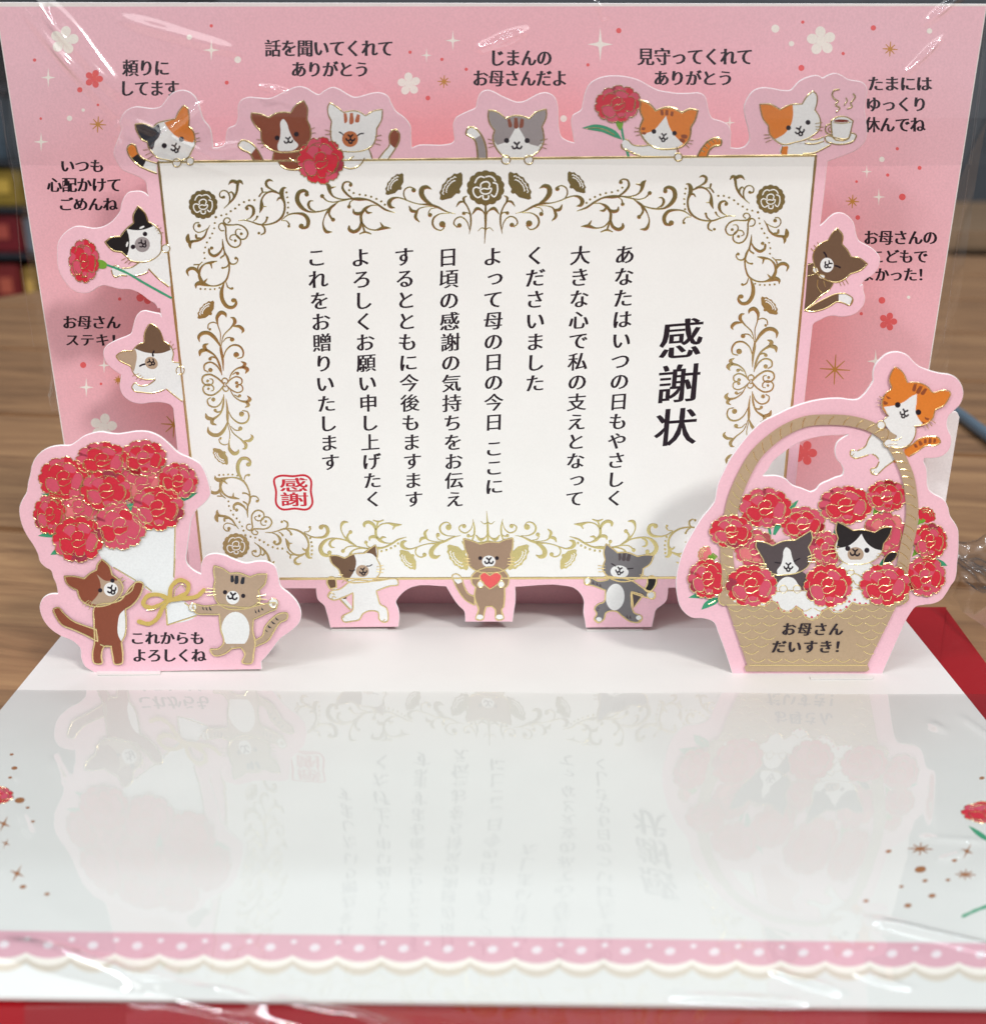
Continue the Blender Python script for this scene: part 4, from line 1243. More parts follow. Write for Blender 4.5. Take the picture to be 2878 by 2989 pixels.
q.L('F5', '1200,640 1300,652 1410,635', 9)
q.L('F5', '1172,655 1115,680 1108,750 1172,792', 14); q.L('F5', '1172,690 1145,705 1142,735 1172,755', 9)
q.L('F5', '1270,245 1205,260 1185,310 1215,360 1255,385 1225,430 1275,465 1238,515', 15)
q.L('F5', '1350,345 1365,380 1345,410 1330,435', 13); q.L('F5', '1435,295 1460,330 1430,380 1405,410 1425,450 1370,478', 15)
q.whisk('F5', 7, '370,785 430,790 / 375,832 440,820 / 390,878 460,845 / 985,655 1065,640 / 985,690 1080,695 / 990,720 1065,740')
q.build('printed_cat', cert, 'orange and white cat carrying a steaming cup of coffee on a saucer')

q = cat(CERT)
q.P('F6', '1250,1050 1400,1000 1550,850 1640,830 1660,1000 1695,1392! 1640,1390 1520,1280 1390,1155! 1340,1200 1230,1240 1080,1242 920,1265 875,1180 905,1125 935,1105 1010,1142 1130,1130 1230,1075', 'white')
hd = '785,780! 870,720 995,705! 1060,620 1180,515! 1172,420 1240,288! 1335,380 1382,502! 1480,560 1555,660 1562,800 1555,920 1400,1040 1270,1060 1150,1040 1080,980 1015,920! 900,900 840,850'
q.P('F6', hd, 'white')
q.P('F6', '785,780! 870,720 995,705! 1085,603! 1115,700 1120,850 1090,978! 1015,920 900,900 840,850', 'black'); q.lv -= 1
q.P('F6', '1085,600! 1180,515! 1172,420 1240,288! 1335,380 1382,502! 1452,562! 1330,607 1200,617', 'black')
q.E('F6', 1295, 578, 38, 14, 'white', -25); q.lv -= 1
q.E('F6', 1092, 812, 14, 38, 'white', 15)
q.O('F6', hd, 16)
q.E('F6', 1300, 815, 105, 105, 'grey'); q.eyes('F6', 30, (1338, 670), (1172, 848)); q.mouth('F6', 1300, 800, 46, -47, True)
q.P('F6', '1430,900! 1570,830! 1620,900! 1560,1010! 1380,1020!', 'white')
q.L('F6', '1110,1020 1180,1052 1265,1055', 13); q.L('F6', '1260,1060 1150,1130 1020,1142', 14); q.L('F6', '875,1170 900,1240 930,1265 1000,1240 1085,1245', 14)
q.L('F6', '1210,1245 1300,1225 1375,1195', 15); q.L('F6', '1390,1155 1520,1285 1660,1395', 16); q.L('F6', '905,1110 945,1105 980,1130', 12)
q.L('F6', '790,1085 1100,1212 1300,1330 1692,1548', 30, 'leaf'); q.lv += 1
q.P('F6', '665,1030! 750,1030 815,1090 805,1130 700,1142 655,1120!', 'lime')
q.paw('F6', 1625, 870, 55, 15)
q.whisk('F6', 7, '1480,600 1520,545 / 1500,630 1560,580 / 1520,660 1590,650 / 1015,1030 1070,1000 / 1060,1070 1110,1025 / 1110,1085 1150,1045')
q.build('printed_cat', cert, 'black and white tilted cat holding a carnation at the left edge')
carnation('F6', 498, 1040, 188, 268, CERT, cert, 34, tone='deep', seed=6, w=17)

q = cat(CERT)
bd = '355,940! 450,860 620,845! 720,750 830,700! 838,540 935,382! 1080,470 1168,680! 1260,740 1335,880 1330,1030 1430,1055 1490,1200! 1525,1705! 1440,1690 1330,1600 1210,1500! 1100,1540 950,1570 800,1560 660,1530 620,1480 660,1400 760,1450 900,1430 1010,1350! 850,1340 720,1290 650,1230 590,1110! 480,1060 390,1000'
q.P('F7', bd, 'white')
q.P('F7', '355,940! 450,860 620,845! 680,818! 705,920 690,1060 655,1205! 590,1110 480,1058 390,1000', 'tan'); q.lv -= 1
q.P('F7', '660,800! 740,735 830,700! 838,540 935,382! 1080,470 1168,680! 1260,740 1288,830! 1150,880 1000,892 850,872 740,835', 'dkbrown')
q.L('F7', '620,848 450,862 352,942 390,1000 490,1062 592,1112 650,1232 720,1292 850,1342 1020,1330', 17)
q.L('F7', '625,845 720,748 832,700', 16); q.L('F7', '828,690 838,540 935,382 1080,470 1168,680', 15); q.L('F7', '1168,682 1265,742 1335,880 1325,1030 1430,1050', 16)
q.L('F7', '1020,1350 900,1430 760,1450 670,1400 622,1475 660,1535 800,1562 950,1575 1100,1545 1180,1515', 17); q.L('F7', '1212,1500 1330,1600 1485,1715', 17)
q.E('F7', 955, 1055, 118, 100, 'tan', 35); q.mouth('F7', 945, 1038, 54, -60, True)
q.lids('F7', 30, '1002,850 980,890 985,930', '758,1108 800,1085 842,1075')
q.paw('F7', 1452, 1185, 70, 18)
q.whisk('F7', 8, '1255,740 1292,672 / 1290,790 1338,728 / 1320,820 1390,795 / 630,1280 740,1235 / 690,1335 780,1260 / 750,1360 815,1290')
q.build('printed_cat', cert, 'white cat with brown and tan ears lying sideways at the left edge')

q = cat(CERT)
q.P('F8', '410,880! 500,880 560,1000 700,1100 792,1190! 740,1280 620,1370 500,1480 350,1608! 372,1400', 'dkbrown')
q.PO('F8', '360,1605! 560,1480 700,1408 840,1350 1000,1352 1098,1430 1050,1522 960,1490 870,1468 740,1540 600,1600 480,1622', 'dkbrown', 16)
q.P('F8', '880,1357! 1000,1360 1085,1430 1042,1512 960,1488 880,1462!', 'white')
q.L('F8', '1090,1430 1045,1522 960,1490 870,1468', 15)
q.PO('F8', '860,342! 940,440 932,585! 1010,670 1072,780! 1200,800 1322,890! 1230,980 1060,1042! 960,1130 840,1172 700,1140 560,1040 508,900 485,770 530,650 620,570 720,525! 780,420', 'dkbrown', 15)
q.E('F8', 700, 905, 102, 112, 'white'); q.mouth('F8', 722, 893, 50, 46, True)
q.lids('F8', 26, '652,710 680,745 692,782', '822,915 865,925 902,945')
q.PO('F8', '480,980 500,940 550,950 565,1000 520,1028', 'white', 11); q.PO('F8', '570,1070 620,1050 670,1075 660,1105 600,1110', 'white', 11)
q.L('F8', '560,1130 555,1230 620,1335', 12); q.L('F8', '650,1150 675,1235', 11); q.L('F8', '795,1190 740,1280 620,1370 480,1500 355,1605', 13)
q.L('F8', '410,905 480,880', 10); q.L('F8', '390,1080 540,1040', 9)
q.whisk('F8', 9, '455,650 495,690 / 500,600 540,645 / 555,555 580,600 / 880,1150 915,1220 / 925,1130 975,1215 / 980,1115 1025,1190')
q.build('printed_cat', cert, 'dark brown sleepy cat at the right edge of the certificate')

# three dancing cats on the feet of the certificate panel
q = cat(CERT)
q.PO('G3', '160,460 185,425 225,432 242,515! 188,528!', 'dkbrown', 11)
q.P('G3', '205,525! 245,520! 385,690! 360,700!', 'white'); q.P('G3', '295,600 330,595 330,608 300,612', 'dkbrown'); q.P('G3', '385,640! 412,650 405,685 380,690', 'dkbrown')
q.L('G3', '275,620 360,705', 11)
bd = '370,460 560,460 620,455 770,455 775,485 700,502 585,545! 600,600 620,660 670,690 688,760 682,805 640,812 612,790 602,730 560,715 470,742 440,790 380,805 300,805 288,770 330,742 378,715 385,650 385,560! 300,600 205,620 168,590 190,550 270,530'
q.PO('G3', bd, 'white', 10)
hd = '180,240! 250,240 312,262! 380,230 490,218! 530,180 577,148! 597,200 590,270! 620,330 612,400 560,452 450,472 350,468 290,420 262,358! 200,300'
q.PO('G3', hd, 'white', 10)
q.P('G3', '180,240! 250,240 312,262! 395,230! 412,290 400,360 340,458! 285,420 262,358! 200,300', 'dkbrown'); q.lv -= 1
q.P('G3', '490,217! 577,148! 592,265! 545,225', 'dkbrown')
q.P('G3', '370,455! 540,455! 560,480! 380,490!', 'white')
q.E('G3', 465, 373, 56, 52, 'tan'); q.mouth('G3', 472, 372, 27, -8, True)
q.lids('G3', 9, '356,366 375,374 400,364', '505,330 528,330 548,318')
q.whisk('G3', 5, '590,335 645,325 / 590,358 655,355 / 590,378 645,388 / 262,410 300,405 / 275,440 310,425 / 290,475 325,440')
q.whisk('G3', 7, '175,590 200,560 225,575 / 205,620 215,590 235,600 / 290,780 310,765 / 640,805 660,790')
q.build('printed_cat', cert, 'dancing white and brown cat on the left foot of the panel')

q = cat(CERT)
q.PO('G3', '1240,410 1270,398 1310,420 1340,500 1380,570 1432,592! 1432,668! 1350,620 1290,540 1255,470', 'mbrown', 10)
q.P('G3', '1246,415 1270,402 1303,420 1325,468! 1287,485! 1258,455', 'white')
q.PO('G3', '1440,380 1690,375 1725,430 1712,500 1690,520! 1690,600 1682,680! 1665,700 1678,785 1620,792 1605,700 1580,675! 1530,680! 1515,730 1500,790 1445,788 1465,700 1450,660! 1430,600 1440,510! 1410,480 1405,420', 'mbrown', 11)
q.PO('G3', '1335,93! 1400,110 1480,140! 1560,122 1640,127! 1700,100 1762,90! 1757,180 1742,230! 1748,300 1670,372 1560,387 1450,372 1375,310 1370,230! 1345,170', 'mbrown', 11)
q.E('G3', 1553, 290, 58, 50, 'white'); q.mouth('G3', 1555, 288, 31); q.eyes('G3', 16, (1480, 262), (1623, 262))
q.PO('G3', '1563,530! 1500,472 1475,412 1518,385 1563,413! 1610,385 1662,412 1640,472', 'heart', 9)
q.paw('G3', 1483, 487, 29, 8); q.paw('G3', 1660, 487, 29, 8)
for x in (1475, 1645): q.E('G3', x, 770, 32, 22, 'white'); q.L('G3', '%d,785 %d,795 %d,785' % (x-32, x, x+32), 9)
q.whisk('G3', 5, '1330,262 1390,270 / 1335,292 1390,292 / 1345,325 1400,312 / 1715,268 1775,258 / 1718,292 1785,290 / 1712,315 1775,322')
q.build('printed_cat', cert, 'brown cat holding a red heart on the middle foot of the panel')

q = cat(CERT)
q.PO('G4', '1325,480 1330,430 1365,415 1402,440 1388,510 1340,562! 1300,532!', 'black', 11)
q.PO('G4', '1190,550! 1290,580! 1205,692!', 'dark', 9)
q.PO('G4', '960,430 1200,460 1260,500 1330,545 1390,560 1382,612 1320,602 1185,560! 1190,680! 1210,730 1280,770 1272,802 1180,808 1110,762 1060,722 970,732 950,790 900,818 868,790 890,740 870,700 900,660 950,640 965,540! 850,497 785,482 788,440 840,430 900,460 990,440', 'midgrey', 10)
q.E('G4', 1048, 597, 80, 115, 'white', 5)
hd = '970,138! 1040,190 1070,215! 1160,215 1240,247! 1320,233 1380,240! 1350,310 1290,352! 1280,410 1200,452 1080,462 1000,430 942,360 962,275! 950,210'
q.PO('G4', hd, 'midgrey', 10)
for t in ('1075,220! 1097,218! 1098,272 1085,285', '1115,218! 1142,220! 1125,288 1112,285', '1158,225! 1185,232! 1162,290 1146,285',
          '860,455! 870,490! 850,480', '890,465! 905,500! 885,492', '920,480! 932,510! 912,505', '1210,540! 1240,580! 1215,565', '1245,545! 1265,580! 1245,572', '1275,555! 1300,580! 1272,575',
          '1150,745! 1162,785! 1145,775', '1180,750! 1188,785! 1170,780', '895,685! 920,690! 900,698', '890,705! 915,712! 892,715'):
    q.P('G4', t, 'dark'); q.lv -= 1
q.lv += 1
q.E('G4', 1085, 380, 78, 55, 'white', 5); q.mouth('G4', 1086, 368, 28, 12, True)
q.lids('G4', 10, '1017,310 1035,320 1052,332', '1153,356 1175,352 1200,350')
q.paw('G4', 810, 458, 27, 8); q.paw('G4', 1355, 580, 32, 8)
q.E('G4', 908, 790, 25, 20, 'white'); q.E('G4', 1252, 775, 25, 20, 'white')
q.L('G4', '880,795 905,815 940,800', 9); q.L('G4', '1270,755 1280,785 1250,802', 9)
q.whisk('G4', 5, '900,325 965,330 / 898,350 960,352 / 905,380 965,378 / 1240,430 1290,440 / 1260,405 1305,412')
q.build('printed_cat', cert, 'laughing grey tabby cat dancing on the right foot of the panel')

# white glue tabs where the panels join the base
def tab(x0, y0, x1, y1, parent, w=10):
    a, b = FLOOR.w(x0, y0), FLOOR.w(x1, y1)
    c, d = FLOOR.w(x1 - 2, y1 + w), FLOOR.w(x0 + 2, y0 + w)
    z = Vector((0, 0, .0004))
    o = slab('glue_tab', [d, c, b, a], 0.00006, 0.00025, base_m, parent)
o0 = card
tab(966, 1832, 1133, 1830, card, 9); tab(1710, 1831, 1878, 1829, card, 12)
tab(283, 1963, 470, 1961, card, 10); tab(2364, 1977, 2550, 1976, card, 8)

# ---- bouquet cut-out
bq_out = outline(
    ('G2', '440,905! 1590,882! 1588,830! 1625,790 1680,720 1710,680 1790,620 1850,560 1862,500 1840,430 1780,360 1720,310 1705,240 1680,170 1620,140 1560,138 1480,150 1400,125 1330,95 1260,85 1200,105 1175,150 1172,228! 1120,200 1080,160'),
    ('G1', '1555,1260 1560,1150 1580,1000 1600,870 1650,780 1720,720 1775,640 1765,560 1735,460 1680,360 1600,310 1480,255 1400,180 1300,100 1200,62 1090,58 1000,72 920,82 850,75 780,62 690,75 600,110 540,155 490,185 400,188 300,205 230,240 170,300 135,370 120,450 100,530 85,620 45,690 20,760 25,850 50,940 90,1020 150,1110 190,1190 210,1260 260,1310 310,1340'),
    ('G2', '153,248 175,300 186,362! 130,365 80,395 60,450 75,520 120,590 200,650 290,690 340,740 345,800 370,860'))
bq = cardboard('bouquet_cutout', FRONT, [bq_out], 'pink', card, label='pink cut-out with two cats and a wrapped carnation bouquet')
q = Print(FRONT, 1)
for t in ('215,630! 330,640 390,660! 300,668', '190,1020! 270,985 360,990! 350,1035! 270,1032', '305,1195! 340,1150 420,1140! 390,1180', '1662,620! 1560,635 1460,665! 1500,712! 1580,680',
          '1050,298! 1000,380 1000,400! 1045,395!', '640,520! 600,560 640,575!'):
    q.P('G1', t, 'leaf'); q.lv -= 1
q.build('printed_leaves', bq)
q = Print(FRONT, 2)
q.P('S', '284,1606! 324,1590 430,1535 513,1525! 508,1685 497,1740 487,1757! 440,1728 331,1657! 297,1630', 'ptblue')
q.P('G2', '925,455! 985,402 1040,408 1152,495! 1140,512 945,575!', 'ptblue')
q.L('G1', '1452,905 1440,1400', 10); q.L('G2', '992,120 985,245', 8, up=0)
q.L('G2', '570,180 720,268', 8); q.L('G2', '790,312 830,342', 9)
q.L('G2', '930,455 940,575', 10); q.L('G2', '945,575 1140,512', 9); q.L('G2', '1060,425 1155,497', 9)
q.build('printed_wrapping_paper', bq)
lv = 6
for i, (cx, cy, rx, ry, tn, an) in enumerate([(560, 750, 172, 165, 'light', 0), (1150, 540, 215, 175, 'light', 0), (300, 820, 135, 165, 'deep', 0), (430, 490, 208, 178, 'deep', 0), (785, 320, 220, 150, 'deep', 0),
                                              (1160, 300, 192, 150, 'alt', 0), (1480, 510, 165, 148, 'deep', 15), (818, 600, 212, 168, 'deep', 0), (1290, 762, 225, 185, 'deep', 0),
                                              (948, 925, 220, 195, 'mid', 0), (565, 1045, 212, 190, 'deep', 0)]):
    o, lv = carnation('G1', cx, cy, rx, ry, FRONT, bq, lv, ang=an, tone=tn, seed=20+i, w=11)
q = Print(FRONT, lv)
q.P('G1', '1005,725! 1075,712! 1050,790!', 'leaf')
for t in ('960,398 975,300 1030,262 1085,288 1082,340 1020,380 960,402', '960,398 880,362 800,378 778,430 830,452 900,430 950,402', '1195,330 1150,372 1050,388 970,398', '950,402 912,452 870,530 820,562 748,548'):
    q.L('G2', t, 30, 'ribbon'); q.lv += 1
q.L('G2', '988,375 1000,320 1045,290 1070,320', 6); q.L('G2', '800,470 850,465 930,420', 5)
q.build('printed_ribbon', bq, 'gold bow tied round the bouquet')
q = Print(FRONT, lv+8)
q.PO('G2', '160,462 190,450 230,490 290,540 360,570 452,600! 465,685! 380,640 290,600 220,570 175,510', 'brown', 9)
q.PO('G2', '440,450 620,400 700,300 730,275 775,285 770,325 740,390 690,442 655,462! 660,560 652,640 628,690! 637,790 632,832 580,838 568,790 555,718! 515,715 490,790 495,832 440,832 428,780 442,690 438,560', 'brown', 9)
q.P('G2', '648,465! 618,495 603,560 605,640 630,692! 652,620 654,540', 'white')
hd = '235,235! 300,235 372,250! 410,215 457,190! 460,160 492,118! 540,160 562,222! 610,260 637,300 622,362 560,420 480,442 400,432 345,392 322,330! 280,310 245,272'
q.PO('G2', hd, 'brown', 9)
q.P('G2', '458,222! 515,265 600,258! 634,300 620,362 558,415 500,435 412,422! 460,370 485,310 480,270', 'tan')
q.P('G2', '455,200! 520,262 600,265! 560,222! 492,125! 462,165', 'brown')
q.E('G2', 555, 325, 49, 48, 'white'); q.eyes('G2', 14, (482, 332), (566, 265)); q.mouth('G2', 560, 325, 26, -25, True)
q.L('G2', '485,705 515,718 560,716', 8); q.L('G2', '620,382 700,330 725,275 770,278 782,300', 8)
q.whisk('G2', 5, '362,428 405,400 / 380,440 418,405 / 405,460 430,420 / 600,265 640,240 / 605,285 655,262 / 620,250 632,300')
q.build('printed_cat', bq, 'brown cat reaching up to hold the bouquet')
q = Print(FRONT, lv+8)
q.PO('G2', '1545,678! 1600,640 1612,590 1660,530 1720,490 1768,492 1765,528 1720,552 1672,620 1640,672 1550,718!', 'tan', 9)
q.PO('G2', '1120,430 1200,440 1290,430 1500,450 1640,420 1690,420 1695,452 1640,482 1535,532! 1530,600 1547,700 1537,760 1522,832 1458,828 1477,770 1450,725! 1390,730! 1330,772 1260,778 1238,740 1290,735 1328,700 1310,600 1300,498! 1220,497 1140,487', 'tan', 9)
q.E('G2', 1412, 605, 97, 125, 'white')
q.P('G2', '1350,700! 1480,700! 1470,722! 1360,722!', 'tan')
q.PO('G2', '1265,163! 1320,180 1372,215! 1430,212 1512,240! 1560,222 1628,220! 1612,290 1570,332! 1580,400 1530,442 1440,462 1340,452 1280,402 1262,325 1272,255! 1262,200', 'tan', 9)
for t in ('1378,230! 1398,228! 1397,275 1385,278', '1408,230! 1432,232! 1425,288 1412,290', '1455,240! 1477,242! 1464,290 1450,288', '1185,440! 1198,470! 1188,465', '1208,438! 1222,472! 1212,468', '1230,438! 1250,470! 1238,470',
          '1545,460! 1560,492! 1550,488', '1570,455! 1580,485! 1568,480', '1592,448! 1606,470! 1592,468', '1615,600! 1640,622! 1620,612', '1632,570! 1662,592! 1640,590', '1655,540! 1690,565! 1668,562', '1685,515! 1712,540! 1692,535'):
    q.P('G2', t, 'navy'); q.lv -= 1
q.lv += 1
q.E('G2', 1393, 382, 46, 46, 'white'); q.eyes('G2', 14, (1340, 345), (1465, 370)); q.mouth('G2', 1392, 375, 27, 10)
q.paw('G2', 1118, 447, 27, 6); q.paw('G2', 1672, 420, 33, 6)
q.E('G2', 1120, 452, 10, 8, 'tan'); q.E('G2', 1674, 428, 12, 10, 'tan')
q.whisk('G2', 5, '1205,345 1275,340 / 1215,368 1280,362 / 1215,318 1275,325 / 1560,392 1625,395 / 1560,415 1612,430 / 1560,375 1620,362')
q.build('printed_cat', bq, 'grey-brown tabby cat stepping beside the ribbon')
caption(FRONT, bq, [('これからも', 382, 595, 1846, 1881), ('よろしくね', 389, 599, 1896, 1932)], level=6)

# ---- basket cut-out
bk_out = outline(
    ('G8', '428,750! 1440,748! 1560,480! 1650,300 1682,263'),
    ('G7', '1420,1735 1560,1715 1650,1670 1720,1580 1780,1480 1830,1410 1850,1330 1860,1200 1875,1050 1880,880 1870,740 1830,660 1770,570 1740,450 1700,370 1640,320 1560,280 1490,220 1465,130'),
    ('G5', '1180,1600 1170,1500 1140,1420 1150,1390! 1250,1390 1350,1370 1430,1310 1470,1220 1470,1130 1430,1040 1420,950 1440,880 1500,820 1570,750 1605,680 1615,580 1590,500 1540,430 1460,385 1330,365 1200,330 1080,280 1010,220 950,155 880,120 800,108 700,130 620,190 560,260 530,340 530,460! 480,540 420,620 340,680 270,685 150,668 0,670'),
    ('R7', '1000,1220 880,1270 760,1330 620,1400 520,1490 420,1600 330,1720 260,1820 200,1940'),
    ('G6', '460,130 430,250 400,400 330,500 230,620 140,760 70,880 0,1010'),
    ('S', '1985,1635 1975,1680 1975,1730 1990,1780 2018,1803 2055,1806 2083,1817 2096,1847'))
hole = [(a[0], a[1]) for a in cr_curve(parse('2360,1282 2320,1298 2288,1321 2256,1348 2240,1374 2226,1389! 2275,1390 2292,1397 2313,1416 2339,1425 2366,1436! 2380,1430 2393,1415 2420,1402 2440,1393 2459,1386 2462,1374 2456,1357 2442,1339 2437,1313 2444,1291 2461,1277 2477,1268! 2450,1270 2420,1271'), True, 4)]
bk = cardboard('basket_cutout', FRONT, [bk_out, hole], 'pink', card, label='pink cut-out with a wicker basket of carnations and three cats')
HANDLE = [(2127, 1730, 38), (2125, 1666, 38), (2120, 1613, 38), (2124, 1560, 39), (2131, 1507, 39), (2139, 1465, 38), (2154, 1422, 38), (2172, 1382, 37), (2208, 1322, 35), (2246, 1285, 34), (2293, 1252, 33),
          (2352, 1228, 32), (2420, 1223, 31), (2493, 1229, 31), (2546, 1246, 31), (2582, 1270, 33), (2612, 1308, 35), (2634, 1352, 35), (2648, 1388, 36), (2656, 1430, 36), (2661, 1480, 36), (2657, 1536, 37), (2647, 1580, 37), (2638, 1625, 36), (2631, 1669, 36), (2622, 1716, 36)]
# hanging cat: what is behind the handle
q = Print(FRONT, 2)
q.P('G5', '905,1280! 1000,1220 1080,1160 1200,1135 1320,1150 1337,1200 1270,1225 1160,1242 1060,1312 960,1378! 900,1340!', 'orange')
for t in ('1015,1225! 1045,1215! 1065,1258 1035,1262', '1070,1185! 1100,1175! 1125,1225 1095,1240', '1140,1160! 1170,1158! 1170,1205 1145,1212', '1200,1150! 1232,1150! 1225,1208 1198,1210', '1258,1155! 1285,1158! 1280,1200 1255,1205'):
    q.P('G5', t, 'rust'); q.lv -= 1
q.lv += 1
q.L('G5', '925,1270 1000,1222 1080,1160 1200,1133 1320,1148 1340,1195 1300,1228 1160,1243 1060,1312 970,1365', 12)
q.P('G5', '780,1400! 810,1450! 770,1440!', 'orange')
q.P('G5', '520,1090! 640,1180! 720,1280! 790,1400! 680,1490 590,1580 520,1575 495,1532 560,1500 602,1430 590,1390 520,1340 400,1370 310,1388 258,1350 262,1300 330,1300 440,1240 468,1170', 'white')
q.L('G5', '505,1110 468,1170 440,1240 340,1300', 13); q.L('G5', '520,1340 560,1360 592,1395', 13); q.L('G5', '470,1350 400,1372 310,1390 255,1350 262,1300 310,1295', 14)
q.L('G5', '600,1435 565,1500 500,1525 510,1570 575,1590', 14); q.L('G5', '590,1578 680,1492 775,1425', 13)
q.L('G5', '275,1360 300,1335', 8); q.L('G5', '520,1560 545,1545', 8)
q.build('printed_cat_legs', bk)
lv = 8
def car(fr, cx, cy, rx, ry, tn='deep', seed=0, an=0, w=17):
    global lv
    o, lv = carnation(fr, cx, cy, rx, ry, FRONT, bk, lv, ang=an, tone=tn, seed=seed, w=w)
q = Print(FRONT, 3)
for t in ('1560,372! 1530,440 1400,620! 1380,620! 1450,440', '1380,600! 1350,680 1240,860! 1205,850! 1240,720 1300,650', '1130,700! 1165,710! 1190,850! 1150,850!', '40,1722! 160,1660 330,1690! 400,1725! 200,1728', '220,1887! 260,1800 400,1720 470,1720! 440,1790 330,1850'):
    q.P('G6', t, 'leaf'); q.lv -= 1
for t in ('1255,1130! 1400,1100 1560,1120 1680,1165 1732,1222! 1600,1215 1480,1150', '225,800! 250,740! 270,850! 235,850!', '830,1210! 880,1130! 930,1130! 900,1210!'):
    q.P('G7', t, 'leaf'); q.lv -= 1
for t in ('650,990! 740,930! 760,1060! 700,1060', '290,1190! 380,1100! 450,1150! 400,1200! 310,1220'):
    q.P('G6', t, 'lime'); q.lv -= 1
for t in ('790,440! 900,460! 850,530 760,580! 755,510', '1340,690! 1360,570! 1440,640!', '1265,1105! 1300,990! 1385,1020! 1330,1070', ):
    q.P('G7', t, 'lime'); q.lv -= 1
q.lv += 1
q.L('G6', '1440,470 1500,410', 8); q.L('G6', '320,1815 420,1760', 8); q.L('G6', '385,1120 480,1210', 9)
q.build('printed_leaves', bk)
q = Print(FRONT, 6); bud('G6', 262, 1110, 105, -58, q, 'salmon', 'rose', 14); q.build('printed_bud', bk)
q = Print(FRONT, 6); bud('G7', 1462, 545, 118, 30, q, 'red', 'rose', 13); q.build('printed_bud', bk)
car('G6', 960, 1040, 262, 235, 'light', 31)
car('G6', 1620, 700, 280, 215, 'alt', 32)
car('G7', 905, 800, 262, 262, 'light', 33)
car('G7', 130, 1000, 200, 215, 'mid', 34)
car('G6', 1105, 478, 325, 250, 'deep', 35)
car('G7', 392, 420, 320, 228, 'deep', 36)
car('G7', 930, 300, 240, 190, 'alt', 37)
car('G7', 1500, 890, 200, 215, 'deep', 38)
car('G7', 1435, 1350, 240, 238, 'alt', 39)
car('G6', 305, 1450, 245, 245, 'deep', 40)
LEFT_LATE = ('G6', 628, 800, 270, 208, 'deep', 41)
q = Print(FRONT, lv)
c = cr_curve([(x, y, False, w) for x, y, w in HANDLE], False, 5)
q.strip([(a[0], a[1]) for a in c], [a[2] for a in c], 'basket'); q.lv += 1
for i in range(4, len(c)-3):
    if i % 3: continue
    x, y, w = c[i]
    d = np.array([c[i+1][0]-c[i-1][0], c[i+1][1]-c[i-1][1]]); d /= np.linalg.norm(d); nn = np.array([-d[1], d[0]])
    P3 = [(x + nn[0]*w*.42 + d[0]*2 - d[0]*5, y + nn[1]*w*.42 - d[1]*3), (x + d[0]*3, y + d[1]*3), (x - nn[0]*w*.30 + d[0]*12, y - nn[1]*w*.30 + d[1]*12)]
    cc = cr_curve([(a, b, False) for a, b in P3], False, 4)
    q.strip([(a[0], a[1]) for a in cc], [3.0]*len(cc), 'foil', raised=4e-5)
q.build('printed_handle', bk, 'tan rope-like basket handle')
lv += 3
car(*LEFT_LATE)
# hanging cat in front of the handle
q = Print(FRONT, lv)
q.PO('G5', '690,880! 860,900 1020,990! 1032,1080 992,1180 920,1240 800,1258 700,1247 655,1212 680,1168 780,1150 810,1120 740,1070 690,1010! 650,930', 'white')
q.P('G5', '672,1020! 810,1115! 770,1158! 690,1160! 640,1110!', 'basket')
q.L('G5', '1035,1010 1032,1080 990,1180 925,1240 800,1258 730,1245', 12); q.L('G5', '860,1132 810,1165 740,1162', 10); q.L('G5', '690,1150 650,1195 668,1235 700,1248', 12)
q.L('G5', '690,885 650,915', 11); q.L('G5', '700,1040 705,1090 690,1150', 8)
hd = '790,288! 880,350 935,472! 965,470 1100,482 1242,592! 1340,570 1442,580! 1452,600! 1430,665 1370,750 1272,802! 1240,900 1160,970 1020,998 850,985 705,868! 640,790 632,700 670,610 747,540! 720,450 740,360'
q.P('G5', hd, 'orange')
q.P('G5', '1048,608! 1045,700 1035,830 1065,900 1120,968! 1020,995 850,985 705,868! 650,765! 780,745 900,700 980,640', 'white')
for t in ('1010,490! 1048,488! 1015,580 1000,575', '1080,510! 1120,520! 1060,608 1042,600', '1140,540! 1175,550! 1115,622 1095,612', '670,625! 735,665 700,670!', '650,690! 700,720 690,738! 650,735', '1140,885! 1200,905! 1185,925 1150,912', '1100,935! 1160,958! 1110,960'):
    q.P('G5', t, 'rust'); q.lv -= 1
q.lv += 1
q.L('G5', '705,868 640,790 632,700 670,610 747,540 720,450 740,360 790,288 880,350 935,472', 11)
q.L('G5', '960,472 1020,470 1100,482 1180,525 1242,592 1340,570 1442,580 1452,600 1430,665 1370,750 1272,802 1240,900 1160,970 1020,998', 11)
q.P('G5', '720,860! 1010,985! 980,1010! 690,930!', 'white')
q.eyes('G5', 32, (818, 740), (1065, 828)); q.mouth('G5', 898, 838, 44, 20, True)
q.paw('G5', 617, 983, 50, 14)
q.whisk('G5', 8, '595,640 655,668 / 575,692 640,695 / 575,742 640,742 / 1225,925 1270,958 / 1195,955 1230,995 / 1155,975 1185,1025')
q.build('printed_cat', bk, 'orange and white cat clinging to the top of the basket handle')
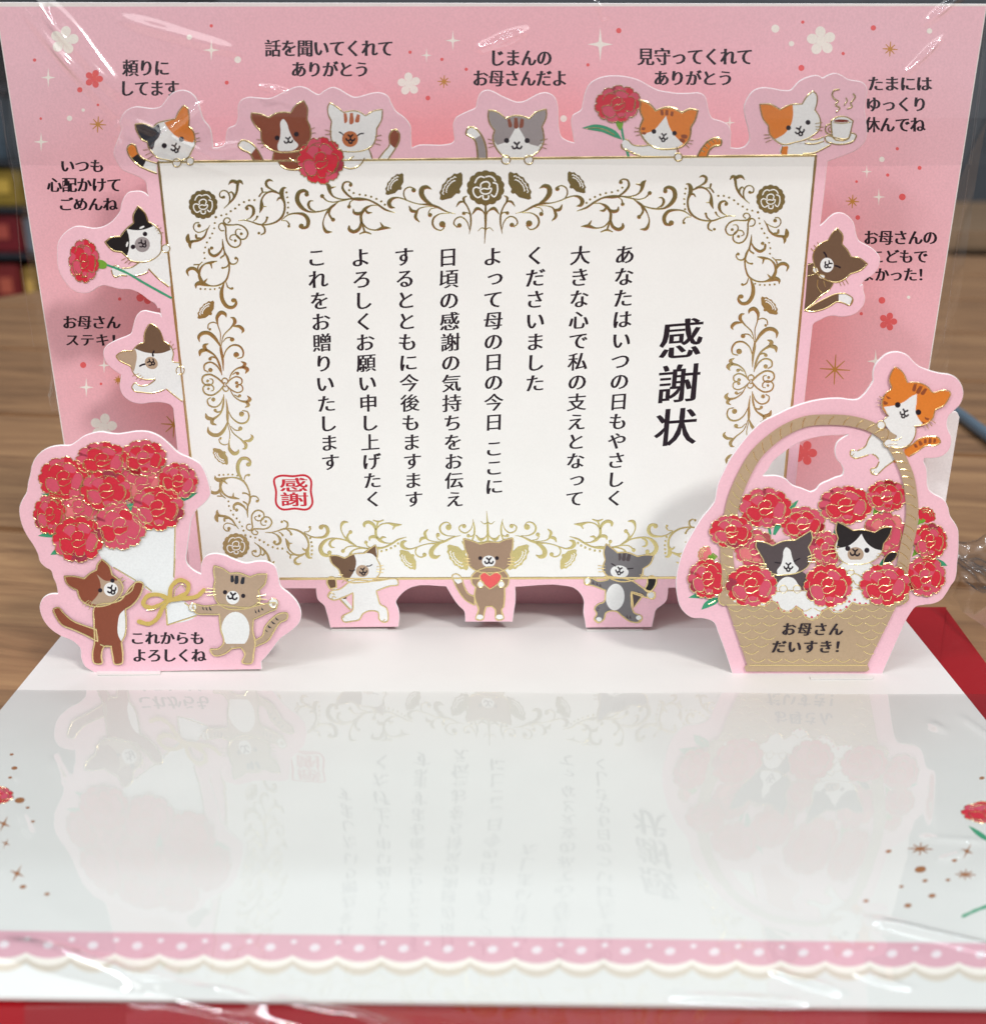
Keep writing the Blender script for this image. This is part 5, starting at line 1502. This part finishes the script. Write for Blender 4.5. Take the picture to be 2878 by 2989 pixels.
# the two cats in the basket
q = Print(FRONT, lv)
q.PO('G7', '890,1168 920,1080 1000,1030 1068,1045 1040,1112 980,1172!', 'black', 11); q.P('G7', '885,1165! 988,1168! 985,1215! 870,1215!', 'white')
q.P('G7', '340,1160 720,1160 765,1230 640,1350 610,1450 600,1600 690,1720! 100,1790! 380,1600 440,1480 400,1280 305,1215', 'white')
hd = '280,628! 380,680 490,747! 610,737 770,772! 880,712 1003,698! 970,800 888,920! 870,1010 820,1092 700,1167 530,1192 360,1162 280,1060 250,975 292,850! 262,740'
q.P('G7', hd, 'white')
q.P('G7', '280,628! 380,680 490,747! 602,738! 597,790! 520,880 420,950 272,980! 292,850! 262,740', 'black'); q.lv -= 1
q.P('G7', '600,738! 770,772! 880,712 1003,698! 970,800 888,920! 872,1012! 760,980 660,900 597,790!', 'black')
q.O('G7', hd, 12)
q.E('G7', 520, 1058, 107, 93, 'tan'); q.eyes('G7', 32, (417, 982), (668, 1007)); q.mouth('G7', 512, 1040, 52, 5)
q.P('G7', '380,1130! 690,1130! 710,1185! 370,1190!', 'white')
q.L('G7', '300,1215 350,1170', 11); q.L('G7', '700,1165 750,1200 790,1215', 11)
q.L('G7', '400,1290 450,1265 495,1275 500,1310 450,1340 445,1370', 12); q.L('G7', '510,1310 560,1330 600,1362', 12); q.L('G7', '490,1400 520,1450 565,1465', 11); q.L('G7', '470,1522 550,1522', 9)
q.whisk('G7', 8, '170,940 300,960 / 190,992 290,990 / 165,1055 290,1030 / 810,1050 890,1055 / 790,1080 870,1105')
q.build('printed_cat', bk, 'black and white cat with folded paws standing in the basket')
q = Print(FRONT, lv)
q.P('G6', '1225,1380 1600,1350 1662,1400 1640,1480 1600,1580! 1225,1600!', 'dark')
q.P('G6', '1235,1625! 1270,1510 1380,1425 1480,1440 1545,1520 1580,1610! 1740,1720! 1700,1860! 1100,1860! 1170,1710!', 'white')
hd = '975,932! 1080,945 1200,992! 1350,930 1505,918! 1620,850 1727,783! 1745,900 1690,1012! 1735,1150 1680,1280 1580,1352 1400,1392 1220,1388 1110,1300 1070,1180! 1010,1080 970,1000'
q.PO('G6', hd, 'dark', 13)
q.P('G6', '1350,1060 1385,1015 1430,1040 1465,1150 1500,1240 1556,1310 1520,1362 1400,1392 1270,1388 1258,1340 1310,1260 1340,1150', 'white')
q.lids('G6', 20, '1230,1222 1270,1230 1310,1232', '1497,1210 1530,1190 1570,1170'); q.mouth('G6', 1414, 1278, 50, 2, True)
for x in (1345, 1535): q.E('G6', x, 1592, 52, 50, 'white'); q.ring('G6', x, 1592, 54, 12)
q.L('G6', '1225,1618 1285,1620', 8); q.L('G6', '1400,1600 1475,1610', 8)
q.whisk('G6', 10, '1010,1240 1110,1250 / 1010,1290 1115,1275 / 1045,1335 1125,1305 / 1680,1150 1780,1110 / 1685,1180 1790,1160 / 1680,1215 1790,1215')
q.build('printed_cat', bk, 'dark grey and white cat smiling inside the basket')
q = Print(FRONT, lv + 14)
q.P('G8', '322,200 345,152 420,150 700,150 1560,150 1622,165 1625,205 1580,245! 1545,250! 1345,655! 1356,690 1340,702! 510,702! 503,665 518,655! 380,248! 340,240', 'basket')
rows = [(275, 395), (325, 445), (375, 395), (425, 445), (470, 500), (520, 450), (570, 500), (625, 545)]
for i, (y, xs) in enumerate(rows):
    x = xs - 117
    f = (y-245)/410
    lo, hi = 385 + 125*f, 1542 - 195*f
    while x < hi:
        a, b = max(x, lo), min(x+95, hi)
        if b - a > 25 and not (y in (375, 425, 470) and a < 1205 and b > 750) and not (y in (520, 570) and a < 1215 and b > 680):
            n = 7; pts = []
            for k in range(n+1):
                xx = a + (b-a)*k/n; tt = (xx-x)/95
                pts.append(fp('G8', xx, y - 9 + 21*math.sin(math.pi*max(0, min(1, tt)))))
            q.strip(pts, [3.0]*len(pts), 'foil', raised=2.5e-5)
        x += 117
q.L('G8', [(535 + 805*i/50, 658, False) for i in range(51)], 8)
q.L('G8', '378,243 470,244', 8); q.L('G8', '332,165 322,200 340,238 362,246', 8); q.L('G8', '1480,222 1570,228', 8); q.L('G8', '1625,170 1625,205 1592,235', 8)
q.build('printed_basket', bk, 'tan woven basket with gold scallop lines')
q = Print(FRONT, lv + 18)
scal = '590,248 640,252! 690,216 732,240! 760,290 822,296! 855,256 892,277! 920,328 965,347 1010,328! 1040,282 1078,262! 1110,297 1170,297! 1210,265 1240,226! 1290,242 1357,240!'
c = cr_curve(parse(scal), False, 4)
top = [(1357, 170), (1250, 120), (1100, 150), (900, 150), (760, 150), (640, 170), (590, 230)]
q.poly([[fp('G8', a[0], a[1]) for a in c] + [fp('G8', *t) for t in top]], 'white')
q.P('G8', '375,175! 400,150! 470,190! 500,232! 430,225! 400,195', 'white')
q.strip([fp('G8', a[0], a[1]) for a in c], [4.2]*len(c), 'foil', raised=4.5e-5)
for x, y in ((602, 235), (650, 243), (688, 215), (724, 228), (737, 265), (773, 285), (817, 284), (855, 256), (895, 281), (920, 316), (962, 328), (1004, 316), (1036, 284), (1073, 262), (1115, 279), (1160, 281), (1200, 257), (1220, 220), (1258, 208), (1292, 234), (1334, 236), (400, 185)):
    q.E('G8', x, y, 9, 9, 'rose', n=10); q.lv -= 1
q.build('printed_lace_cloth', bk, 'white lace cloth with pink dots over the basket rim')
lv += 22
car('G6', 905, 1545, 322, 258, 'deep', 51)
car('G7', 160, 1468, 288, 258, 'deep', 52)
car('G7', 905, 1455, 302, 248, 'deep', 53)
caption(FRONT, bk, [('お母さん', 2281, 2459, 1817, 1851), ('だいすき！', 2252, 2474, 1868, 1902)], level=lv, shear=.12)

# white support flap standing behind the basket
fl = [(a[0], a[1]) for a in cr_curve(parse('2650,1700! 2660,1230! 2756,1222 2775,1204 2792,1202 2801,1218! 2764,1445! 2742,1600! 2738,1700!'), True, 4)]
cardboard('support_flap', FLAP, [fl], 'board', card, label='white rounded support strip showing behind the basket cut-out')

# ================================================================== clear plastic sleeve
def film_mat(name, k, rough, bump, bscale, dist, tint=(1, 1, 1)):
    m = bpy.data.materials.new(name); m.use_nodes = True
    n, l = m.node_tree.nodes, m.node_tree.links
    n.remove(n['Principled BSDF'])
    out = n['Material Output']
    tr = n.new('ShaderNodeBsdfTransparent'); tr.inputs[0].default_value = (*tint, 1)
    gl = n.new('ShaderNodeBsdfGlossy'); gl.inputs['Roughness'].default_value = rough; gl.inputs['Color'].default_value = (1, 1, 1, 1)
    ge = n.new('ShaderNodeNewGeometry')
    dt = n.new('ShaderNodeVectorMath'); dt.operation = 'DOT_PRODUCT'
    l.new(ge.outputs['Incoming'], dt.inputs[0])
    ab = n.new('ShaderNodeMath'); ab.operation = 'ABSOLUTE'; l.new(dt.outputs['Value'], ab.inputs[0])
    om = n.new('ShaderNodeMath'); om.operation = 'SUBTRACT'; om.inputs[0].default_value = 1.0; l.new(ab.outputs[0], om.inputs[1])
    pw_ = n.new('ShaderNodeMath'); pw_.operation = 'POWER'; pw_.inputs[1].default_value = 5; l.new(om.outputs[0], pw_.inputs[0])
    fr = n.new('ShaderNodeMath'); fr.operation = 'MULTIPLY_ADD'; fr.inputs[1].default_value = .96; fr.inputs[2].default_value = .04
    l.new(pw_.outputs[0], fr.inputs[0])
    tc = n.new('ShaderNodeTexCoord')
    a = n.new('ShaderNodeTexNoise'); a.inputs['Scale'].default_value = bscale; a.inputs['Detail'].default_value = 3
    l.new(tc.outputs['Object'], a.inputs['Vector'])
    bp = n.new('ShaderNodeBump'); bp.inputs['Strength'].default_value = bump; bp.inputs['Distance'].default_value = dist
    l.new(a.outputs['Fac'], bp.inputs['Height'])
    l.new(bp.outputs[0], gl.inputs['Normal']); l.new(bp.outputs[0], dt.inputs[1])
    mu = n.new('ShaderNodeMath'); mu.operation = 'MULTIPLY'; mu.inputs[1].default_value = k; mu.use_clamp = True
    l.new(fr.outputs[0], mu.inputs[0])
    mx = n.new('ShaderNodeMixShader')
    l.new(mu.outputs[0], mx.inputs[0]); l.new(tr.outputs[0], mx.inputs[1]); l.new(gl.outputs[0], mx.inputs[2])
    l.new(mx.outputs[0], out.inputs[0])
    return m
FILM_LOW = film_mat('clear_film', 1.75, 0.04, .08, 120, .0003, (.965, .967, .963))
FILM_UP = film_mat('clear_film_creased', 2.3, 0.10, .12, 260, .0002, (.985, .985, .985))
SEAM = film_mat('film_seam', 2.6, 0.08, .3, 900, .0002, (.97, .97, .97))
sleeve = thing('plastic_sleeve', 'clear creased plastic sleeve wrapped around the top and the front of the card', 'plastic sleeve')

def seg_d(px, py, a, b):
    ax, ay = a; bx, by = b
    L2 = (bx-ax)**2 + (by-ay)**2
    t = max(0, min(1, ((px-ax)*(bx-ax) + (py-ay)*(by-ay))/L2))
    return math.hypot(px-(ax+t*(bx-ax)), py-(ay+t*(by-ay))), t
# front film: photo-traced folds live in the film's own plane
def film_grid(name, plane, x0, x1, ys, nx, hfun, mat):
    V, F = [], []
    for j, yf in enumerate(ys):
        for i in range(nx+1):
            x = x0 + (x1-x0)*i/nx
            y = yf(x) if callable(yf) else yf
            p = plane.w(x, y)
            V.append(p + plane.n*hfun(p, x, y))
    ny = len(ys)
    for j in range(ny-1):
        for i in range(nx):
            a = j*(nx+1)+i; F.append((a, a+nx+1, a+nx+2, a+1))
    return mesh_obj(name, V, F, mat, sleeve, smooth=True)
LOWP = Plane((0, 0, .0005), (0, 0, 1))
yf0 = b_fl.y
def low_h(p, x, y):
    h = 0.0
    h += .00012*math.sin(p.x*60+1.3)*math.sin(p.y*75+.4) + .00009*math.sin(p.x*128+p.y*90) + .00035*math.sin(p.x*70+1.3)*math.sin(p.y*60)*max(0, min(1, (-p.y-.075)/.03))
    # the film folds down along a slanting line at the front left
    sd = (y - 2776) - (x - 60)*.212 - .00002*(x-60)**2*0
    if sd > 0: h -= .0016*(1-math.exp(-(sd/26)**2))
    # creases near the right-hand corner
    for ci, (a, b, amp, wd) in enumerate(LOWC):
        if ci not in (0, 4, 5, 6): amp *= .42
        dd, t = seg_d(x, y, a, b)
        if dd < wd*4: h += amp*math.exp(-(dd/wd)**2)*math.sin(math.pi*(.02+.96*t))*(1+.2*math.sin(t*9+a[0]))
    return h
LOWC = [((2520, 2686), (2990, 2796), .0008, 13), ((2690, 2445), (2900, 2462), .0005, 9), ((2700, 2105), (2775, 2140), .0007, 12),
        ((2790, 2085), (2910, 2165), .0006, 10), ((-20, 2752), (460, 2892), .0019, 26), ((480, 2890), (760, 2928), .0011, 16), ((780, 2925), (1180, 3010), .0014, 20),
        ((2740, 2512), (2830, 2488), .0005, 8), ((2735, 2240), (2722, 2430), .0004, 12), ((1930, 2902), (2380, 2936), .0009, 12), ((2220, 2826), (2470, 2912), .0009, 12),
        ((2460, 2840), (2680, 2902), .0007, 9), ((2600, 2830), (2612, 2905), .0005, 7), ((150, 2200), (185, 2290), .0004, 14), ((50, 2350), (90, 2450), .0004, 14), ((40, 2255), (52, 2290), .0003, 9)]
back_edge = [lambda x: 2014 + 0.0045*x, ]
ys = []
NJ = 230
for j in range(NJ+1):
    t = j/NJ
    ys.append((lambda t: (lambda x: (2012.5 + .0052*x)*(1-t) + (3090)*t))(t))
film_grid('lower_film', LOWP, -260, 3140, ys, 420, low_h, FILM_LOW)
# doubled seam along the film's free edge
V, F = [], []
for i in range(81):
    x = -240 + 3360*i/80
    for dy, dz in ((0, .0001), (0, .00035), (4.5, .0001)):
        p = LOWP.w(x, 2012.5 + .0052*x + dy); V.append(p + Vector((0, 0, dz)))
for i in range(80):
    a = 3*i; F += [(a, a+3, a+4, a+1), (a+1, a+4, a+5, a+2)]
# the doubled edge itself is only a faint step in the film

# upper film, hanging in front of the upright panels, free lower edge near the cats
UPP = upright(CERT_D + .0022)
UPC = [((60, -40), (360, 290), .0026, 27), ((40, 10), (350, 345), .0016, 17), ((425, 432), (598, 294), .0011, 8), ((345, 330), (640, 470), .0006, 12),
       ((2640, 222), (2768, 100), .0012, 8), ((2700, 74), (2850, -40), .0013, 10), ((1390, 146), (1550, 84), .0013, 13), ((750, 250), (845, 268), .0010, 6),
       ((1745, -10), (1775, 60), .0009, 14), ((300, 40), (720, 160), .0008, 18), ((345, 345), (350, 420), .0008, 9), ((600, 430), (720, 415), .0005, 7),
       ((1900, 120), (2100, 300), .0004, 36), ((900, 60), (1200, 330), .0004, 36)]
def up_h(p, x, y):
    v = p.z/math.cos(AL)
    h = -max(0, (v-.104))*.12           # leans back to the top of the card
    h += .0005*math.sin(p.x*55+.5)*math.sin(v*80)
    for (a, b, amp, wd) in UPC:
        dd, t = seg_d(x, y, a, b)
        if dd < wd*3.5: h += amp*math.exp(-(dd/wd)**2)*math.sin(math.pi*(.02+.96*t))*(1+.2*math.sin(t*11+a[0]))
    return h
ys = []
NJ = 190
for j in range(NJ+1):
    t = j/NJ
    ys.append((lambda t: (lambda x: -90*(1-t) + (479 + 4*math.sin(x/300) + .001*x)*t))(t))
film_grid('upper_film', UPP, -150, 2990, ys, 860, up_h, FILM_UP)

# back sheet of the sleeve, a little wider than the card, with its two sealed side seams
BKP = upright(-.0012)
def quad_film(name, px, mat, plane=BKP, n=30, wob=.0004):
    (a, b, c, d) = px
    V, F = [], []
    for j in range(n+1):
        l = mixp(a, d, j/n); r = mixp(b, c, j/n)
        for i in range(7):
            q = mixp(l, r, i/6); p = plane.w(*q)
            V.append(p + plane.n*(wob*math.sin(j*.5 + i*.8)))
    for j in range(n):
        for i in range(6):
            k = j*7+i; F.append((k, k+7, k+8, k+1))
    return mesh_obj(name, V, F, mat, sleeve, smooth=True)
quad_film('side_film', [(-40, 40), (60, 40), (215, 1200), (150, 1200)], FILM_UP)
quad_film('side_film', [(2830, 40), (2925, 40), (2742, 1250), (2655, 1250)], FILM_UP)
def seam(pts, w, plane=BKP, name='film_seam'):
    c = cr_curve([(x, y, False) for x, y in pts], False, 8)
    V, F = [], []
    for i, a in enumerate(c):
        for k, h in ((-1, 0), (-.4, .0003), (.4, .0003), (1, 0)):
            V.append(plane.w(a[0]+k*w/2, a[1]+(k*w if name == 'film_edge' else 0)) + plane.n*(.0003+h))
    for i in range(len(c)-1):
        for k in range(3):
            b = i*4+k; F.append((b, b+1, b+5, b+4))
    mesh_obj(name, V, F, SEAM, sleeve, smooth=True)
seam([(-8, 240), (14, 380), (36, 480), (52, 640), (62, 760), (82, 900), (100, 1010)], 5)
seam([(4, 290), (14, 360), (22, 440), (40, 520)], 4)
seam([(2828, 488), (2812, 600), (2786, 760), (2766, 900), (2752, 1000)], 5)
seam([(2878, 60), (2864, 200), (2840, 400), (2830, 478)], 9)
# crumpled corner of the sleeve lying on the table beside the basket
def crumple():
    rnd = random.Random(5)
    P = Plane((0, 0, -.0002), (0, 0, 1))
    a, b, c, d = P.w(2672, 1640), P.w(2990, 1600), P.w(3120, 2090), P.w(2760, 1790)
    V, F = [], []; n = 60
    ph = [(rnd.uniform(0, 6.28), rnd.uniform(60, 420), rnd.uniform(0, 3.14)) for _ in range(10)]
    for j in range(n+1):
        for i in range(n+1):
            p = (a.lerp(b, i/n)).lerp(d.lerp(c, i/n), j/n)
            h = 0
            for q, fq, an in ph:
                h += abs(math.sin(q + fq*(p.x*math.cos(an) + p.y*math.sin(an))))*.0045*60/(fq+40)
            ed = min(1, 6*min(i/n, 1-i/n, j/n, 1-j/n))
            V.append(p + Vector((0, 0, .0006 + h*(.3+.7*ed))))
    for j in range(n):
        for i in range(n):
            k = j*(n+1)+i; F.append((k, k+n+1, k+n+2, k+1))
    mesh_obj('crumpled_corner', V, F, FILM_UP, sleeve, smooth=True)
crumple()
